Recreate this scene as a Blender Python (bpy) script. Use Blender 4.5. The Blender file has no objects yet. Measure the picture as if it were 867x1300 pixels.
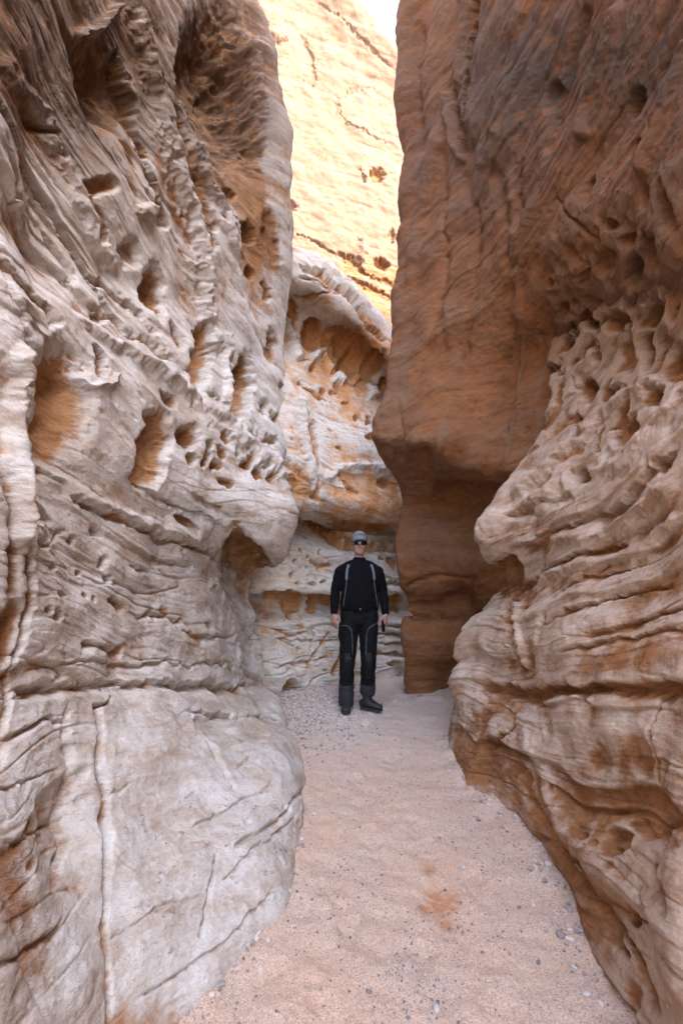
import bpy, bmesh, math, random, time
import numpy as np
from mathutils import Vector, Matrix

sc = bpy.context.scene
C = sc.collection
R = math.radians

# ------------------------------------------------------------------ camera
FPX, CX, CY, CAMZ, PITCH = 620.0, 433.5, 650.0, 1.45, R(6.35)
cam_d = bpy.data.cameras.new('camera')
cam = bpy.data.objects.new('camera', cam_d)
C.objects.link(cam)
cam.location = (0, 0, CAMZ)
cam.rotation_euler = (R(90) + PITCH, 0, 0)
cam_d.sensor_fit = 'VERTICAL'
cam_d.sensor_height = 36
cam_d.lens = FPX / 1300 * 36
cam_d.clip_start = 0.05
cam_d.clip_end = 500
sc.camera = cam

# ------------------------------------------------------------------ world, sun
SUN_EL, SUN_AZ = R(50), R(114)          # azimuth clockwise from +Y
w = bpy.data.worlds.new('World')
sc.world = w
w.use_nodes = True
nt = w.node_tree
nt.nodes.clear()
sky = nt.nodes.new('ShaderNodeTexSky')
sky.sky_type = 'NISHITA'
sky.sun_disc = False
sky.sun_elevation = SUN_EL
sky.sun_rotation = SUN_AZ
sky.air_density = 0.8
sky.dust_density = 4.0
sky.ozone_density = 1.0
bg = nt.nodes.new('ShaderNodeBackground')
bg.inputs[1].default_value = 0.15
ow = nt.nodes.new('ShaderNodeOutputWorld')
nt.links.new(sky.outputs[0], bg.inputs[0])
nt.links.new(bg.outputs[0], ow.inputs[0])

sun_d = bpy.data.lights.new('sun', 'SUN')
sun_d.energy = 2.0
sun_d.angle = R(0.5)
sun_d.color = (1.0, 0.93, 0.82)
sun = bpy.data.objects.new('sun', sun_d)
C.objects.link(sun)
sdir = Vector((math.sin(SUN_AZ) * math.cos(SUN_EL), math.cos(SUN_AZ) * math.cos(SUN_EL), math.sin(SUN_EL)))
sun.rotation_euler = sdir.to_track_quat('Z', 'Y').to_euler()

sc.view_settings.view_transform = 'Standard'
sc.view_settings.look = 'None'
sc.view_settings.gamma = 1
sc.view_settings.use_curve_mapping = False
sc.view_settings.exposure = 3.6
sc.cycles.use_denoising = True
sc.cycles.max_bounces = 7
sc.cycles.diffuse_bounces = 3
sc.cycles.glossy_bounces = 2
sc.cycles.use_adaptive_sampling = True
sc.cycles.adaptive_threshold = 0.02

# ------------------------------------------------------------------ helpers: placing
ct, st = math.cos(PITCH), math.sin(PITCH)

def P(px, py, Y):
    """the world point at forward distance Y that stands at photograph position (px, py)"""
    a = (px - CX) / FPX
    b = (CY - py) / FPX
    s = Y / (ct - b * st)
    return (a * s, Y, CAMZ + (st + b * ct) * s)

def FP(px, py, z=0.0):
    """the point of the ground seen at (px, py)"""
    a = (px - CX) / FPX
    b = (CY - py) / FPX
    s = (z - CAMZ) / (st + b * ct)
    return (a * s, (ct - b * st) * s, z)

def project(V):
    y = V[..., 1] * ct + (V[..., 2] - CAMZ) * st
    zz = -V[..., 1] * st + (V[..., 2] - CAMZ) * ct
    ys = np.where(y < 0.15, 0.15, y)
    u = CX + FPX * V[..., 0] / ys
    v = CY - FPX * zz / ys
    ok = y > 0.2
    return np.where(ok, u, -9999.), np.where(ok, v, -9999.), ys

# ------------------------------------------------------------------ helpers: noise
_rng = np.random.RandomState(7)
_perm = np.tile(_rng.permutation(256), 3).astype(np.int32)
_g = _rng.normal(size=(256, 3)).astype(np.float32)
_g /= np.linalg.norm(_g, axis=1)[:, None]

def pn(x, y, z):
    """gradient noise, about -1..1"""
    x = np.asarray(x, np.float32); y = np.asarray(y, np.float32); z = np.asarray(z, np.float32)
    x, y, z = np.broadcast_arrays(x, y, z)
    xi = np.floor(x).astype(np.int32); yi = np.floor(y).astype(np.int32); zi = np.floor(z).astype(np.int32)
    xf = x - xi; yf = y - yi; zf = z - zi
    xi &= 255; yi &= 255; zi &= 255
    u = xf * xf * xf * (xf * (xf * 6 - 15) + 10)
    v = yf * yf * yf * (yf * (yf * 6 - 15) + 10)
    ww = zf * zf * zf * (zf * (zf * 6 - 15) + 10)
    def gr(i, j, k):
        h = _perm[_perm[_perm[xi + i] + yi + j] + zi + k]
        g = _g[h]
        return g[..., 0] * (xf - i) + g[..., 1] * (yf - j) + g[..., 2] * (zf - k)
    def mix(a, b, t): return a + (b - a) * t
    a = mix(mix(gr(0, 0, 0), gr(1, 0, 0), u), mix(gr(0, 1, 0), gr(1, 1, 0), u), v)
    b = mix(mix(gr(0, 0, 1), gr(1, 0, 1), u), mix(gr(0, 1, 1), gr(1, 1, 1), u), v)
    return mix(a, b, ww) * 1.6

def fbm(x, y, z, n=4, gain=0.5):
    t = 0; a = 1.0; f = 1.0
    for i in range(n):
        t = t + a * pn(x * f + 17.3 * i, y * f - 9.1 * i, z * f + 5.7 * i)
        a *= gain; f *= 2.03
    return t

def worley(x, y, z):
    """distance to nearest cell point and that cell's random value"""
    xi = np.floor(x).astype(np.int32); yi = np.floor(y).astype(np.int32); zi = np.floor(z).astype(np.int32)
    best = np.full(x.shape, 9., np.float32); rv = np.zeros(x.shape, np.float32)
    rnd = _rng2
    for i in (-1, 0, 1):
        for j in (-1, 0, 1):
            for k in (-1, 0, 1):
                cx_, cy_, cz_ = xi + i, yi + j, zi + k
                h = _perm[_perm[_perm[cx_ & 255] + (cy_ & 255)] + (cz_ & 255)]
                p = rnd[h]
                d = (cx_ + p[..., 0] - x) ** 2 + (cy_ + p[..., 1] - y) ** 2 + (cz_ + p[..., 2] - z) ** 2
                m = d < best
                best = np.where(m, d, best); rv = np.where(m, p[..., 3], rv)
    return np.sqrt(best), rv
_rng2 = np.random.RandomState(3).rand(256, 4).astype(np.float32)

def sstep(a, b, x):
    t = np.clip((x - a) / (b - a), 0, 1)
    return t * t * (3 - 2 * t)

def box_blur(h, r):
    for ax in (0, 1):
        pad = [(0, 0), (0, 0)]; pad[ax] = (r + 1, r)
        c = np.cumsum(np.pad(h, pad, mode='edge'), axis=ax, dtype=np.float64)
        n = h.shape[ax]
        if ax == 0: h = (c[2 * r + 1:2 * r + 1 + n] - c[:n]) / (2 * r + 1)
        else: h = (c[:, 2 * r + 1:2 * r + 1 + n] - c[:, :n]) / (2 * r + 1)
    return h

# ------------------------------------------------------------------ helpers: objects
def tag(o, label=None, cat=None, group=None, kind=None):
    if label: o['label'] = label
    if cat: o['category'] = cat
    if group: o['group'] = group
    if kind: o['kind'] = kind
    return o

def mesh_obj(name, verts, quads, mat, parent=None, attrs=None, smooth=True):
    verts = np.asarray(verts, np.float32).reshape(-1, 3)
    faces = np.asarray(quads, np.int32)
    n = faces.shape[1]
    me = bpy.data.meshes.new(name)
    me.vertices.add(len(verts)); me.vertices.foreach_set('co', verts.ravel())
    me.loops.add(faces.size); me.loops.foreach_set('vertex_index', faces.ravel())
    me.polygons.add(len(faces))
    me.polygons.foreach_set('loop_start', np.arange(0, faces.size, n, dtype=np.int32))
    me.polygons.foreach_set('loop_total', np.full(len(faces), n, np.int32))
    me.update(calc_edges=True)
    me.polygons.foreach_set('use_smooth', np.full(len(faces), smooth))
    if attrs:
        for k, v in attrs.items():
            a = me.attributes.new(k, 'FLOAT', 'POINT')
            a.data.foreach_set('value', np.asarray(v, np.float32).ravel())
    me.materials.append(mat)
    o = bpy.data.objects.new(name, me)
    C.objects.link(o)
    if parent: o.parent = parent
    return o

def grid_faces(nr, nc, flip=False):
    i = np.arange(nr * nc).reshape(nr, nc)
    a, b, c, d = i[:-1, :-1], i[:-1, 1:], i[1:, 1:], i[1:, :-1]
    q = np.stack([a, b, c, d] if not flip else [a, d, c, b], -1).reshape(-1, 4)
    return q

# ------------------------------------------------------------------ materials
def new_mat(name):
    m = bpy.data.materials.new(name); m.use_nodes = True
    n = m.node_tree; n.nodes.clear()
    out = n.nodes.new('ShaderNodeOutputMaterial')
    b = n.nodes.new('ShaderNodeBsdfPrincipled')
    n.links.new(b.outputs[0], out.inputs[0])
    return m, n, b

def simple_mat(name, col, rough=0.6, noise=0.25, scale=30, metallic=0, bump=0.0, spec=0.4):
    m, n, b = new_mat(name)
    tc = n.nodes.new('ShaderNodeTexCoord')
    no = n.nodes.new('ShaderNodeTexNoise'); no.inputs['Scale'].default_value = scale; no.inputs['Detail'].default_value = 5
    n.links.new(tc.outputs['Object'], no.inputs['Vector'])
    mx = n.nodes.new('ShaderNodeMix'); mx.data_type = 'RGBA'
    mx.inputs[6].default_value = (*[c * (1 - noise) for c in col], 1)
    mx.inputs[7].default_value = (*[min(1, c * (1 + noise)) for c in col], 1)
    n.links.new(no.outputs[0], mx.inputs[0])
    n.links.new(mx.outputs[2], b.inputs['Base Color'])
    b.inputs['Roughness'].default_value = rough
    b.inputs['Metallic'].default_value = metallic
    b.inputs['Specular IOR Level'].default_value = spec
    if bump:
        bp = n.nodes.new('ShaderNodeBump'); bp.inputs['Strength'].default_value = bump; bp.inputs['Distance'].default_value = 0.004
        n.links.new(no.outputs[0], bp.inputs['Height']); n.links.new(bp.outputs[0], b.inputs['Normal'])
    return m

def rock_mat(name, pale, pale2, fresh, fresh2, dark=(0.095, 0.055, 0.032), streak=(0.30, 0.13, 0.07), streak_amt=0.5, bump=0.35):
    m, n, b = new_mat(name)
    L = n.links.new
    N = n.nodes.new
    tc = N('ShaderNodeTexCoord')
    sep = N('ShaderNodeSeparateXYZ'); L(tc.outputs['Object'], sep.inputs[0])
    wn = N('ShaderNodeTexNoise'); wn.inputs['Scale'].default_value = 0.9; wn.inputs['Detail'].default_value = 3
    L(tc.outputs['Object'], wn.inputs['Vector'])
    def math_(op, a, bb):
        x = N('ShaderNodeMath'); x.operation = op
        for i, q in enumerate((a, bb)):
            if isinstance(q, (int, float)): x.inputs[i].default_value = q
            else: L(q, x.inputs[i])
        return x.outputs[0]
    s = math_('ADD', sep.outputs[2], math_('MULTIPLY', sep.outputs[1], 0.25))
    s = math_('ADD', s, math_('MULTIPLY', wn.outputs[0], 0.35))
    def strata(fs, fx, detail=4, rough=0.6):
        cb = N('ShaderNodeCombineXYZ')
        L(math_('MULTIPLY', sep.outputs[0], fx), cb.inputs[0]); L(math_('MULTIPLY', sep.outputs[1], fx), cb.inputs[1])
        L(math_('MULTIPLY', s, fs), cb.inputs[2])
        t = N('ShaderNodeTexNoise'); t.inputs['Scale'].default_value = 1; t.inputs['Detail'].default_value = detail
        t.inputs['Roughness'].default_value = rough
        L(cb.outputs[0], t.inputs['Vector'])
        return t.outputs[0]
    def iso(sc_, d=5, rough=0.6):
        t = N('ShaderNodeTexNoise'); t.inputs['Scale'].default_value = sc_; t.inputs['Detail'].default_value = d
        t.inputs['Roughness'].default_value = rough
        L(tc.outputs['Object'], t.inputs['Vector']); return t.outputs[0]
    def ramp(fac, lo, hi):
        x = N('ShaderNodeMapRange'); x.inputs[1].default_value = lo; x.inputs[2].default_value = hi; x.interpolation_type = 'SMOOTHSTEP'
        L(fac, x.inputs[0]); return x.outputs[0]
    def mix(fac, a, c):
        x = N('ShaderNodeMix'); x.data_type = 'RGBA'; L(fac, x.inputs[0])
        for i, q in ((6, a), (7, c)):
            if isinstance(q, tuple): x.inputs[i].default_value = (*q, 1)
            else: L(q, x.inputs[i])
        return x.outputs[2]
    def attr(nm):
        x = N('ShaderNodeAttribute'); x.attribute_name = nm; return x.outputs['Fac']
    sA = strata(9, 2.4, 6, 0.65); sB = strata(32, 9, 4, 0.65); sC = strata(95, 34, 3)
    nA = iso(2.6, 6); nB = iso(11, 6, 0.7); nC = iso(60, 4, 0.7)
    palec = mix(ramp(math_('ADD', math_('MULTIPLY', sA, 0.6), math_('MULTIPLY', nB, 0.4)), 0.36, 0.62), pale2, pale)
    freshc = mix(ramp(math_('ADD', math_('MULTIPLY', sB, 0.5), math_('MULTIPLY', nA, 0.5)), 0.38, 0.62), fresh2, fresh)
    f = math_('ADD', attr('crust_shading'), math_('MULTIPLY', math_('SUBTRACT', sA, 0.5), 0.8))
    f = math_('ADD', f, math_('MULTIPLY', math_('SUBTRACT', nB, 0.5), 0.9))
    col = mix(ramp(f, 0.18, 0.78), freshc, palec)
    # iron-rich laminae
    k = math_('MULTIPLY', ramp(math_('ADD', math_('MULTIPLY', sB, 0.6), math_('MULTIPLY', sC, 0.4)), 0.54, 0.64), ramp(nA, 0.40, 0.62))
    col = mix(math_('MULTIPLY', k, streak_amt), col, streak)
    # hairline laminae and dark mineral grains
    ln_ = math_('MULTIPLY', ramp(sC, 0.565, 0.64), ramp(nB, 0.40, 0.60))
    col = mix(math_('MULTIPLY', ln_, 0.42), col, streak)
    gn = iso(210, 2, 0.8)
    col = mix(math_('MULTIPLY', ramp(gn, 0.60, 0.70), 0.45), col, dark)
    # dark mineral film, plus shade painted into upper corners and hollows
    dv = math_('MULTIPLY', attr('varnish_shade'), ramp(math_('ADD', math_('MULTIPLY', nB, 0.5), math_('MULTIPLY', sA, 0.5)), 0.28, 0.54))
    col = mix(dv, col, dark)
    fine = N('ShaderNodeMix'); fine.data_type = 'RGBA'; fine.blend_type = 'MULTIPLY'; fine.inputs[0].default_value = 1
    L(col, fine.inputs[6])
    g = N('ShaderNodeMapRange'); g.inputs[1].default_value = 0.3; g.inputs[2].default_value = 0.7; g.inputs[3].default_value = 0.76; g.inputs[4].default_value = 1.15
    L(math_('ADD', math_('MULTIPLY', nC, 0.3), math_('MULTIPLY', sC, 0.5)), g.inputs[0]); L(g.outputs[0], fine.inputs[7])
    L(fine.outputs[2], b.inputs['Base Color'])
    b.inputs['Roughness'].default_value = 0.93
    b.inputs['Specular IOR Level'].default_value = 0.18
    bh = math_('ADD', math_('ADD', math_('MULTIPLY', nB, 0.9), math_('MULTIPLY', sB, 0.7)), math_('ADD', math_('MULTIPLY', sC, 0.4), math_('MULTIPLY', nC, 0.3)))
    bp = N('ShaderNodeBump'); bp.inputs['Strength'].default_value = bump; bp.inputs['Distance'].default_value = 0.03
    L(bh, bp.inputs['Height']); L(bp.outputs[0], b.inputs['Normal'])
    return m

M_LEFT = rock_mat('pale_sandstone', (0.62, 0.59, 0.545), (0.41, 0.325, 0.25), (0.43, 0.245, 0.12), (0.26, 0.12, 0.05), streak=(0.20, 0.085, 0.04), streak_amt=0.6)
M_BACK = rock_mat('cream_sandstone', (0.64, 0.59, 0.53), (0.50, 0.41, 0.32), (0.64, 0.34, 0.15), (0.44, 0.205, 0.08), streak_amt=0.5)
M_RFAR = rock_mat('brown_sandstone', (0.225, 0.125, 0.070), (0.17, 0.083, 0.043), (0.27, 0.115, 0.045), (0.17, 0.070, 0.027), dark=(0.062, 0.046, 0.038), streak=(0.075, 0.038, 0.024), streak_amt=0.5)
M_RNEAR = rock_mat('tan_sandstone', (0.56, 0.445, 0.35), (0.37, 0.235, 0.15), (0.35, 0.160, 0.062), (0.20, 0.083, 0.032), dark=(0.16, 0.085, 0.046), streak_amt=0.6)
M_FAR = rock_mat('sunlit_sandstone', (0.160, 0.098, 0.064), (0.135, 0.080, 0.050), (0.19, 0.085, 0.030), (0.15, 0.063, 0.022), streak=(0.5, 0.26, 0.12), streak_amt=0.3, bump=0.12)

# ------------------------------------------------------------------ rock wall builder
def catmull(ctrl, t):
    """ctrl (n, ...) sampled at parameters t in 0..n-1"""
    n = len(ctrl)
    i = np.clip(np.floor(t).astype(int), 0, n - 2); f = t - i
    f = f.reshape((-1,) + (1,) * (ctrl.ndim - 1))
    p1 = ctrl[i]; p2 = ctrl[i + 1]
    p0 = np.where((i > 0).reshape(f.shape), ctrl[np.maximum(i - 1, 0)], 2 * p1 - p2)
    p3 = np.where((i < n - 2).reshape(f.shape), ctrl[np.minimum(i + 2, n - 1)], 2 * p2 - p1)
    # limit tangents so a long neighbouring span cannot overshoot a short one
    m1 = 0.5 * (p2 - p0); m2 = 0.5 * (p3 - p1)
    d = np.linalg.norm(p2 - p1, axis=-1, keepdims=True) * 1.3
    for m in (m1, m2):
        l = np.linalg.norm(m, axis=-1, keepdims=True) + 1e-9
        m *= np.minimum(1, d / l)
    f2, f3 = f * f, f * f * f
    return (2 * f3 - 3 * f2 + 1) * p1 + (f3 - 2 * f2 + f) * m1 + (-2 * f3 + 3 * f2) * p2 + (f3 - f2) * m2

def param(counts):
    out = []
    for k, c in enumerate(counts):
        out.append(k + np.arange(c) / c)
    return np.concatenate(out + [np.array([float(len(counts))])])

def auto_counts(net, axis, px=1.15):
    """how many mesh rows each span gets: about one vertex per px where the camera can see it"""
    u, v, _ = project(net)
    s = slice(None)
    if axis == 0: du = np.hypot(np.diff(u, axis=0), np.diff(v, axis=0)); ok = (u > -60) & (u < 930) & (v > -80) & (v < 1380); vis = ok[1:] | ok[:-1]; red = 1
    else: du = np.hypot(np.diff(u, axis=1), np.diff(v, axis=1)); ok = (u > -60) & (u < 930) & (v > -80) & (v < 1380); vis = ok[:, 1:] | ok[:, :-1]; red = 0
    du = np.where(vis, np.minimum(du, 230), 0)
    m = np.percentile(du, 85, axis=red)
    return [int(max(6, q / px)) for q in m]

def feature_disp(feats, u, v, ys, wob):
    """sum of sculpted features, in pixels of depth (positive = into the rock); also how much bare rock they expose"""
    h = np.zeros(u.shape, np.float32); bare = np.zeros(u.shape, np.float32)
    uw = u + wob[0]; vw = v + wob[1]
    for ft in feats:
        if ft[0] == 'e':
            _, cx, cy, rx, ry, ang, dep = ft[:7]
            rr = max(rx, ry) * 1.7 + 8
            m = (np.abs(u - cx) < rr) & (np.abs(v - cy) < rr)
            if not m.any(): continue
            a = R(ang); dx = uw[m] - cx; dy = vw[m] - cy
            p = dx * math.cos(a) + dy * math.sin(a); q = -dx * math.sin(a) + dy * math.cos(a)
            r = np.sqrt((p / rx) ** 2 + (q / ry) ** 2)
            soft = ft[7] if len(ft) > 7 else 0.55
            pr = 1 - sstep(1 - soft, 1.08, r)
            # a pocket has a sharper, deeper roof than sill
            pr = pr * (1 - 0.25 * np.clip(q / ry, -1, 1)) if ry >= rx else pr
            h[m] += dep * pr
            if dep > 0: bare[m] = np.maximum(bare[m], pr * min(1, max(0, dep - 7) / 14))
        else:
            _, pts, wd, dep, asym = ft[:5]
            P_ = np.array(pts, float)
            lo = P_.min(0) - wd * 4 - 6; hi = P_.max(0) + wd * 4 + 6
            m = (u > lo[0]) & (u < hi[0]) & (v > lo[1]) & (v < hi[1])
            if not m.any(): continue
            x = uw[m]; y = vw[m]
            best = np.full(x.shape, 1e9); sg = np.zeros(x.shape); tt = np.zeros(x.shape)
            nseg = len(P_) - 1
            for i in range(nseg):
                a = P_[i]; d = P_[i + 1] - a; l2 = d @ d
                t = np.clip(((x - a[0]) * d[0] + (y - a[1]) * d[1]) / l2, 0, 1)
                ex = x - a[0] - t * d[0]; ey = y - a[1] - t * d[1]
                dd = np.hypot(ex, ey); k = dd < best
                best = np.where(k, dd, best); sg = np.where(k, np.sign(d[0] * ey - d[1] * ex), sg); tt = np.where(k, (i + t) / nseg, tt)
            wd_ = wd * (0.75 + 0.5 * np.sin(tt * 9 + wd) * 0.5)
            if asym == 0: pr = np.exp(-(best / wd_) ** 2)
            else:
                ww = np.where(sg * asym > 0, wd_ * 1.5, wd_ * 0.28)
                pr = np.exp(-(best / ww) ** 2)
            pr *= sstep(0, 0.08, tt) * (1 - sstep(0.92, 1, tt))
            h[m] += dep * pr
            if dep > 0: bare[m] = np.maximum(bare[m], pr * min(1, max(0, dep - 7) / 14))
    return h, bare

def rock_wall(name, net, mat, feats, label, seed=0, flip=False, strata=1.0, rough=1.0, pocket=0.0, pitting=0.4,
              crust0=0.75, crust_shading_fn=None, varnish_shade_fn=None, px=1.45, wobble=3.0, big=1.0, flute=0.0, fiss=1.0, bed_fn=None, honey_fn=None):
    t0=time.time()
    net = np.array(net, float)
    tu = param(auto_counts(net, 0, px)); tv = param(auto_counts(net, 1, px))
    A = catmull(net, tu)
    B = catmull(np.swapaxes(A, 0, 1), tv)
    V = np.swapaxes(B, 0, 1)                       # rows x cols x 3
    nr, nc = V.shape[:2]
    dr = np.gradient(V, axis=0); dc = np.gradient(V, axis=1)
    Nn = np.cross(dc, dr); Nn /= np.linalg.norm(Nn, axis=-1, keepdims=True) + 1e-9
    cen = Nn[nr // 4: nr // 2, nc // 3: 2 * nc // 3].reshape(-1, 3).mean(0); cp = V[nr // 3, nc // 2]
    if cen @ (np.array([0, 0, CAMZ]) - cp) < 0: Nn = -Nn
    Nn = np.stack([box_blur(Nn[..., i], 6) for i in range(3)], -1)
    Nn /= np.linalg.norm(Nn, axis=-1, keepdims=True) + 1e-9
    X, Y, Z = (V[..., i].astype(np.float32) for i in range(3))
    o = seed * 13.7
    u, v, ys = project(V)
    k = np.clip(np.linalg.norm(V - np.array([0, 0, CAMZ]), axis=-1), 0.8, 14) / FPX
    warp = fbm(X * 0.6 + o, Y * 0.6, Z * 0.6, 2) * 0.12
    S = Z + 0.25 * Y + warp
    T = Y * 0.9 + X * 0.5
    bm_ = bed_fn(u, v) if bed_fn is not None else 1.0
    # ---- large soft swelling, then beds, laminae and grain (metres)
    h = -0.075 * big * fbm(X * 1.1 + o, Y * 1.1 + 3, Z * 1.3, 3)
    mod = 0.55 + 0.75 * pn(X * 0.8 + o, Y * 0.8, Z * 0.8 + 9)
    mod = np.clip(mod, 0.1, 1.5)
    b1 = pn(S * 3.2 + o, T * 0.28, 0.3)
    b4 = pn(S * 52, T * 6.0, o + X * 2)
    sw = 0.10 * pn(X * 2.3 + o, Y * 2.3, Z * 2.3) + 0.016 * pn(X * 8, Y * 8 + o, Z * 8)
    terr = 0
    for fr, a_ in ((3.6, 0.060), (9.5, 0.026), (27.0, 0.0085)):
        q = S * fr + sw * min(fr, 10) * 0.8 + 0.5 * pn(S * fr * 0.37 + o, T * 0.35, fr)
        fl_ = np.floor(q); f_ = q - fl_
        am = _rng2[(fl_.astype(int) * 37 + int(fr * 10)) & 255, 1]
        am = am * np.clip(0.55 + 1.3 * pn(fl_ * 3.7 + o, T * 0.7, fr), 0, 1.6)
        terr = terr + a_ * am * (f_ ** 0.8) * (1 - sstep(0.86, 1.0, f_))
    h = h + strata * (0.045 * b1 * np.minimum(bm_, .7) + bm_ * (terr + 0.0018 * b4))
    cz = np.zeros(h.shape, np.float32); T2 = T
    for fr, a_, q in ((4.2, 0.028, 0.035), (9.0, 0.016, 0.05), (21.0, 0.007, 0.08)):
        nz = np.abs(pn(S * fr + 0.09 * pn(X * 3, Y * 3, Z * 3 + o), T * fr * 0.13 + o, fr))
        mk = sstep(-0.05, 0.45, pn(S * fr * .5, T * fr * 0.2 + o, 7.7))
        g_ = (1 - sstep(0, q, nz)) * mk
        h = h + g_ * a_ * fiss * bm_; cz = np.maximum(cz, g_)
    # joints crossing the beds
    nz = np.abs(pn(T * 2.1 + 0.4 * S + o, S * 0.5, X * 1.3)); g_ = (1 - sstep(0, 0.03, nz)) * sstep(0.2, 0.5, pn(S * .9, T * .9, o + 2)); h = h + g_ * 0.012 * fiss
    r1 = fbm(X * 5 + o, Y * 5, Z * 5, 4, 0.55)
    h = h + rough * (0.012 * r1 + 0.004 * fbm(X * 26, Y * 26 + o, Z * 26, 3))
    if flute:
        # water-worn flutes running steeply down the face
        fl = fbm(T * 3.2 + o + 0.6 * Z * 0.3, Z * 0.35, X * 2, 4, 0.6)
        h = h + flute * (0.05 * fl + 0.03 * (1 - 2 * np.abs(pn(T * 6 + 0.5 * Z, Z * 0.8, o))))
    # ---- little pits along the beds
    bare = np.zeros(h.shape, np.float32)
    if pitting:
        for (fr, dep, th) in ((7.0, 0.035, 0.34), (15.0, 0.018, 0.36)):
            d, rv = worley(T * fr * 0.55 + o, S * fr, X * fr * 0.6)
            pm = sstep(0.15, 0.7, pn(S * 1.6 + o, T * 0.7, fr) + pitting - 0.35) * (rv > 0.45)
            pit = (1 - sstep(0.08, th, d)) * pm
            h = h + pit * dep; bare = np.maximum(bare, pit)
    if honey_fn is not None:
        hm = honey_fn(u, v)
        for fr, dep in ((5.5, 0.085), (11.0, 0.04)):
            wx = 0.12 * pn(X * 4, Y * 4, Z * 4)
            d, rv = worley((T + wx) * fr * 0.8 + o, (S + wx) * fr * 0.8, X * fr * 0.8)
            pit = (1 - sstep(0.18, 0.52, d)) * (rv > 0.25) * hm
            h = h + pit * dep; bare = np.maximum(bare, pit * .5)
    # ---- sculpted features
    wb = [fbm(X * 7 + o + q, Y * 7, Z * 7, 4, 0.6) * wobble * 1.6 for q in (0, 31)]
    wob = (wb[0], wb[1])
    fh, fb = feature_disp(feats, u, v, ys, wob)
    kk = np.clip(k, 0, 0.014)
    h = h + fh * kk; bare = np.maximum(bare, fb)
    near = sstep(0.35, 0.9, np.linalg.norm(V - np.array([0, 0, CAMZ]), axis=-1))
    V2 = V - Nn * (h * near)[..., None]
    # ---- proud surfaces stay pale; hollows mix orange core with painted shade and bounce
    hk = h / k
    cav = 0.6 * (hk - box_blur(hk, 14)) + 0.4 * (hk - box_blur(hk, 45))
    crust_shading = crust0 - 0.085 * np.clip(cav, -6, 5) - 0.38 * bare - 0.22 * cz + 0.26 * fbm(S * 2.2 + o, T * 0.4, 1.0, 3) - 0.22 * sstep(0.15, 0.6, pn(T * 6.5 + o, S * 0.8, 3.3))
    if crust_shading_fn is not None: crust_shading = crust_shading + crust_shading_fn(u, v, X, Y, Z, S)
    var = np.zeros(h.shape)
    if varnish_shade_fn is not None: var = varnish_shade_fn(u, v, X, Y, Z, S)
    ob = mesh_obj(name, V2, grid_faces(nr, nc, flip=not flip), mat,
                  attrs={'crust_shading': np.clip(crust_shading, 0, 1.2), 'varnish_shade': np.clip(var, 0, 1)})
    tag(ob, label, 'rock wall', None, 'structure')
    return ob

def blob(u, v, cx, cy, rx, ry):
    return np.exp(-(((u - cx) / rx) ** 2 + ((v - cy) / ry) ** 2))

# ------------------------------------------------------------------ left wall
core = [
 [FP(250,1300), FP(310,1205), FP(356,1130), FP(387,1035), FP(373,950), FP(351,889)],
 [P(110,1090,1.70), P(195,1060,2.05), P(275,1030,2.45), P(358,990,2.95), P(361,935,3.8), P(346,880,5.2)],
 [P(110,880,2.1), P(190,878,2.6), P(250,877,3.2), P(300,875,4.0), P(325,873,4.6), P(339,868,5.2)],
 [P(90,785,2.1), P(170,785,2.7), P(235,785,3.4), P(285,785,4.2), P(310,788,4.8), P(330,800,5.2)],
 [P(80,690,2.1), P(160,700,2.7), P(225,705,3.4), P(270,712,4.0), P(298,722,4.7), P(320,742,5.2)],
 [P(70,610,2.1), P(150,635,2.6), P(215,650,3.2), P(275,660,3.6), P(335,690,4.0), P(357,712,4.4)],
 [P(65,500,2.15), P(145,540,2.6), P(215,580,3.1), P(280,612,3.5), P(340,630,3.8), P(371,658,4.1)],
 [P(65,400,2.2), P(140,440,2.7), P(210,480,3.2), P(280,530,3.7), P(330,570,4.1), P(360,602,4.4)],
 [P(60,330,2.3), P(135,360,2.8), P(200,400,3.4), P(265,440,4.1), P(318,480,4.9), P(364,535,6.0)],
 [P(60,230,2.3), P(130,250,2.8), P(200,290,3.5), P(260,320,4.2), P(318,350,4.9), P(362,400,5.6)],
 [P(55,110,2.3), P(125,120,2.8), P(190,160,3.4), P(255,200,4.1), P(325,230,4.8), P(376,260,5.2)],
 [P(50,0,2.3), P(115,10,2.8), P(180,40,3.4), P(245,80,4.1), P(310,110,4.8), P(362,150,5.2)],
 [P(45,-130,2.4), P(105,-120,2.9), P(165,-90,3.5), P(220,-60,4.2), P(275,-30,4.9), P(327,0,5.3)],
]
c2 = [(-.70,.85,0), P(-10,1210,1.15), P(-10,885,1.5), P(-10,780,1.6), P(-10,680,1.6), P(-10,590,1.6), P(-10,480,1.65),
      P(-10,400,1.7), P(-10,330,1.75), P(-10,230,1.8), P(-10,110,1.85), P(-10,0,1.9), P(-10,-130,2.0)]
net = []
for r, c in zip(core, c2):
    e = r[-1]
    net.append([(c[0] - 3.6, -12, c[2]), (c[0] - .35, -.4, c[2]), c] + r + [(e[0] - .55, e[1] + .7, e[2]), (e[0] - 5, e[1] + 1.6, e[2])])
def lift(row, dx, z, fan=1.0): return [(p[0] + dx * fan, p[1], z) for p in row]
net.insert(0, [(p[0] * 0.8, p[1], -0.5) for p in net[0]])
net.append(lift(net[-1], -2.2, 12.5)); net.append(lift(net[-1], -8, 14)); net.append(lift(net[-1], -30, 15))
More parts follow.
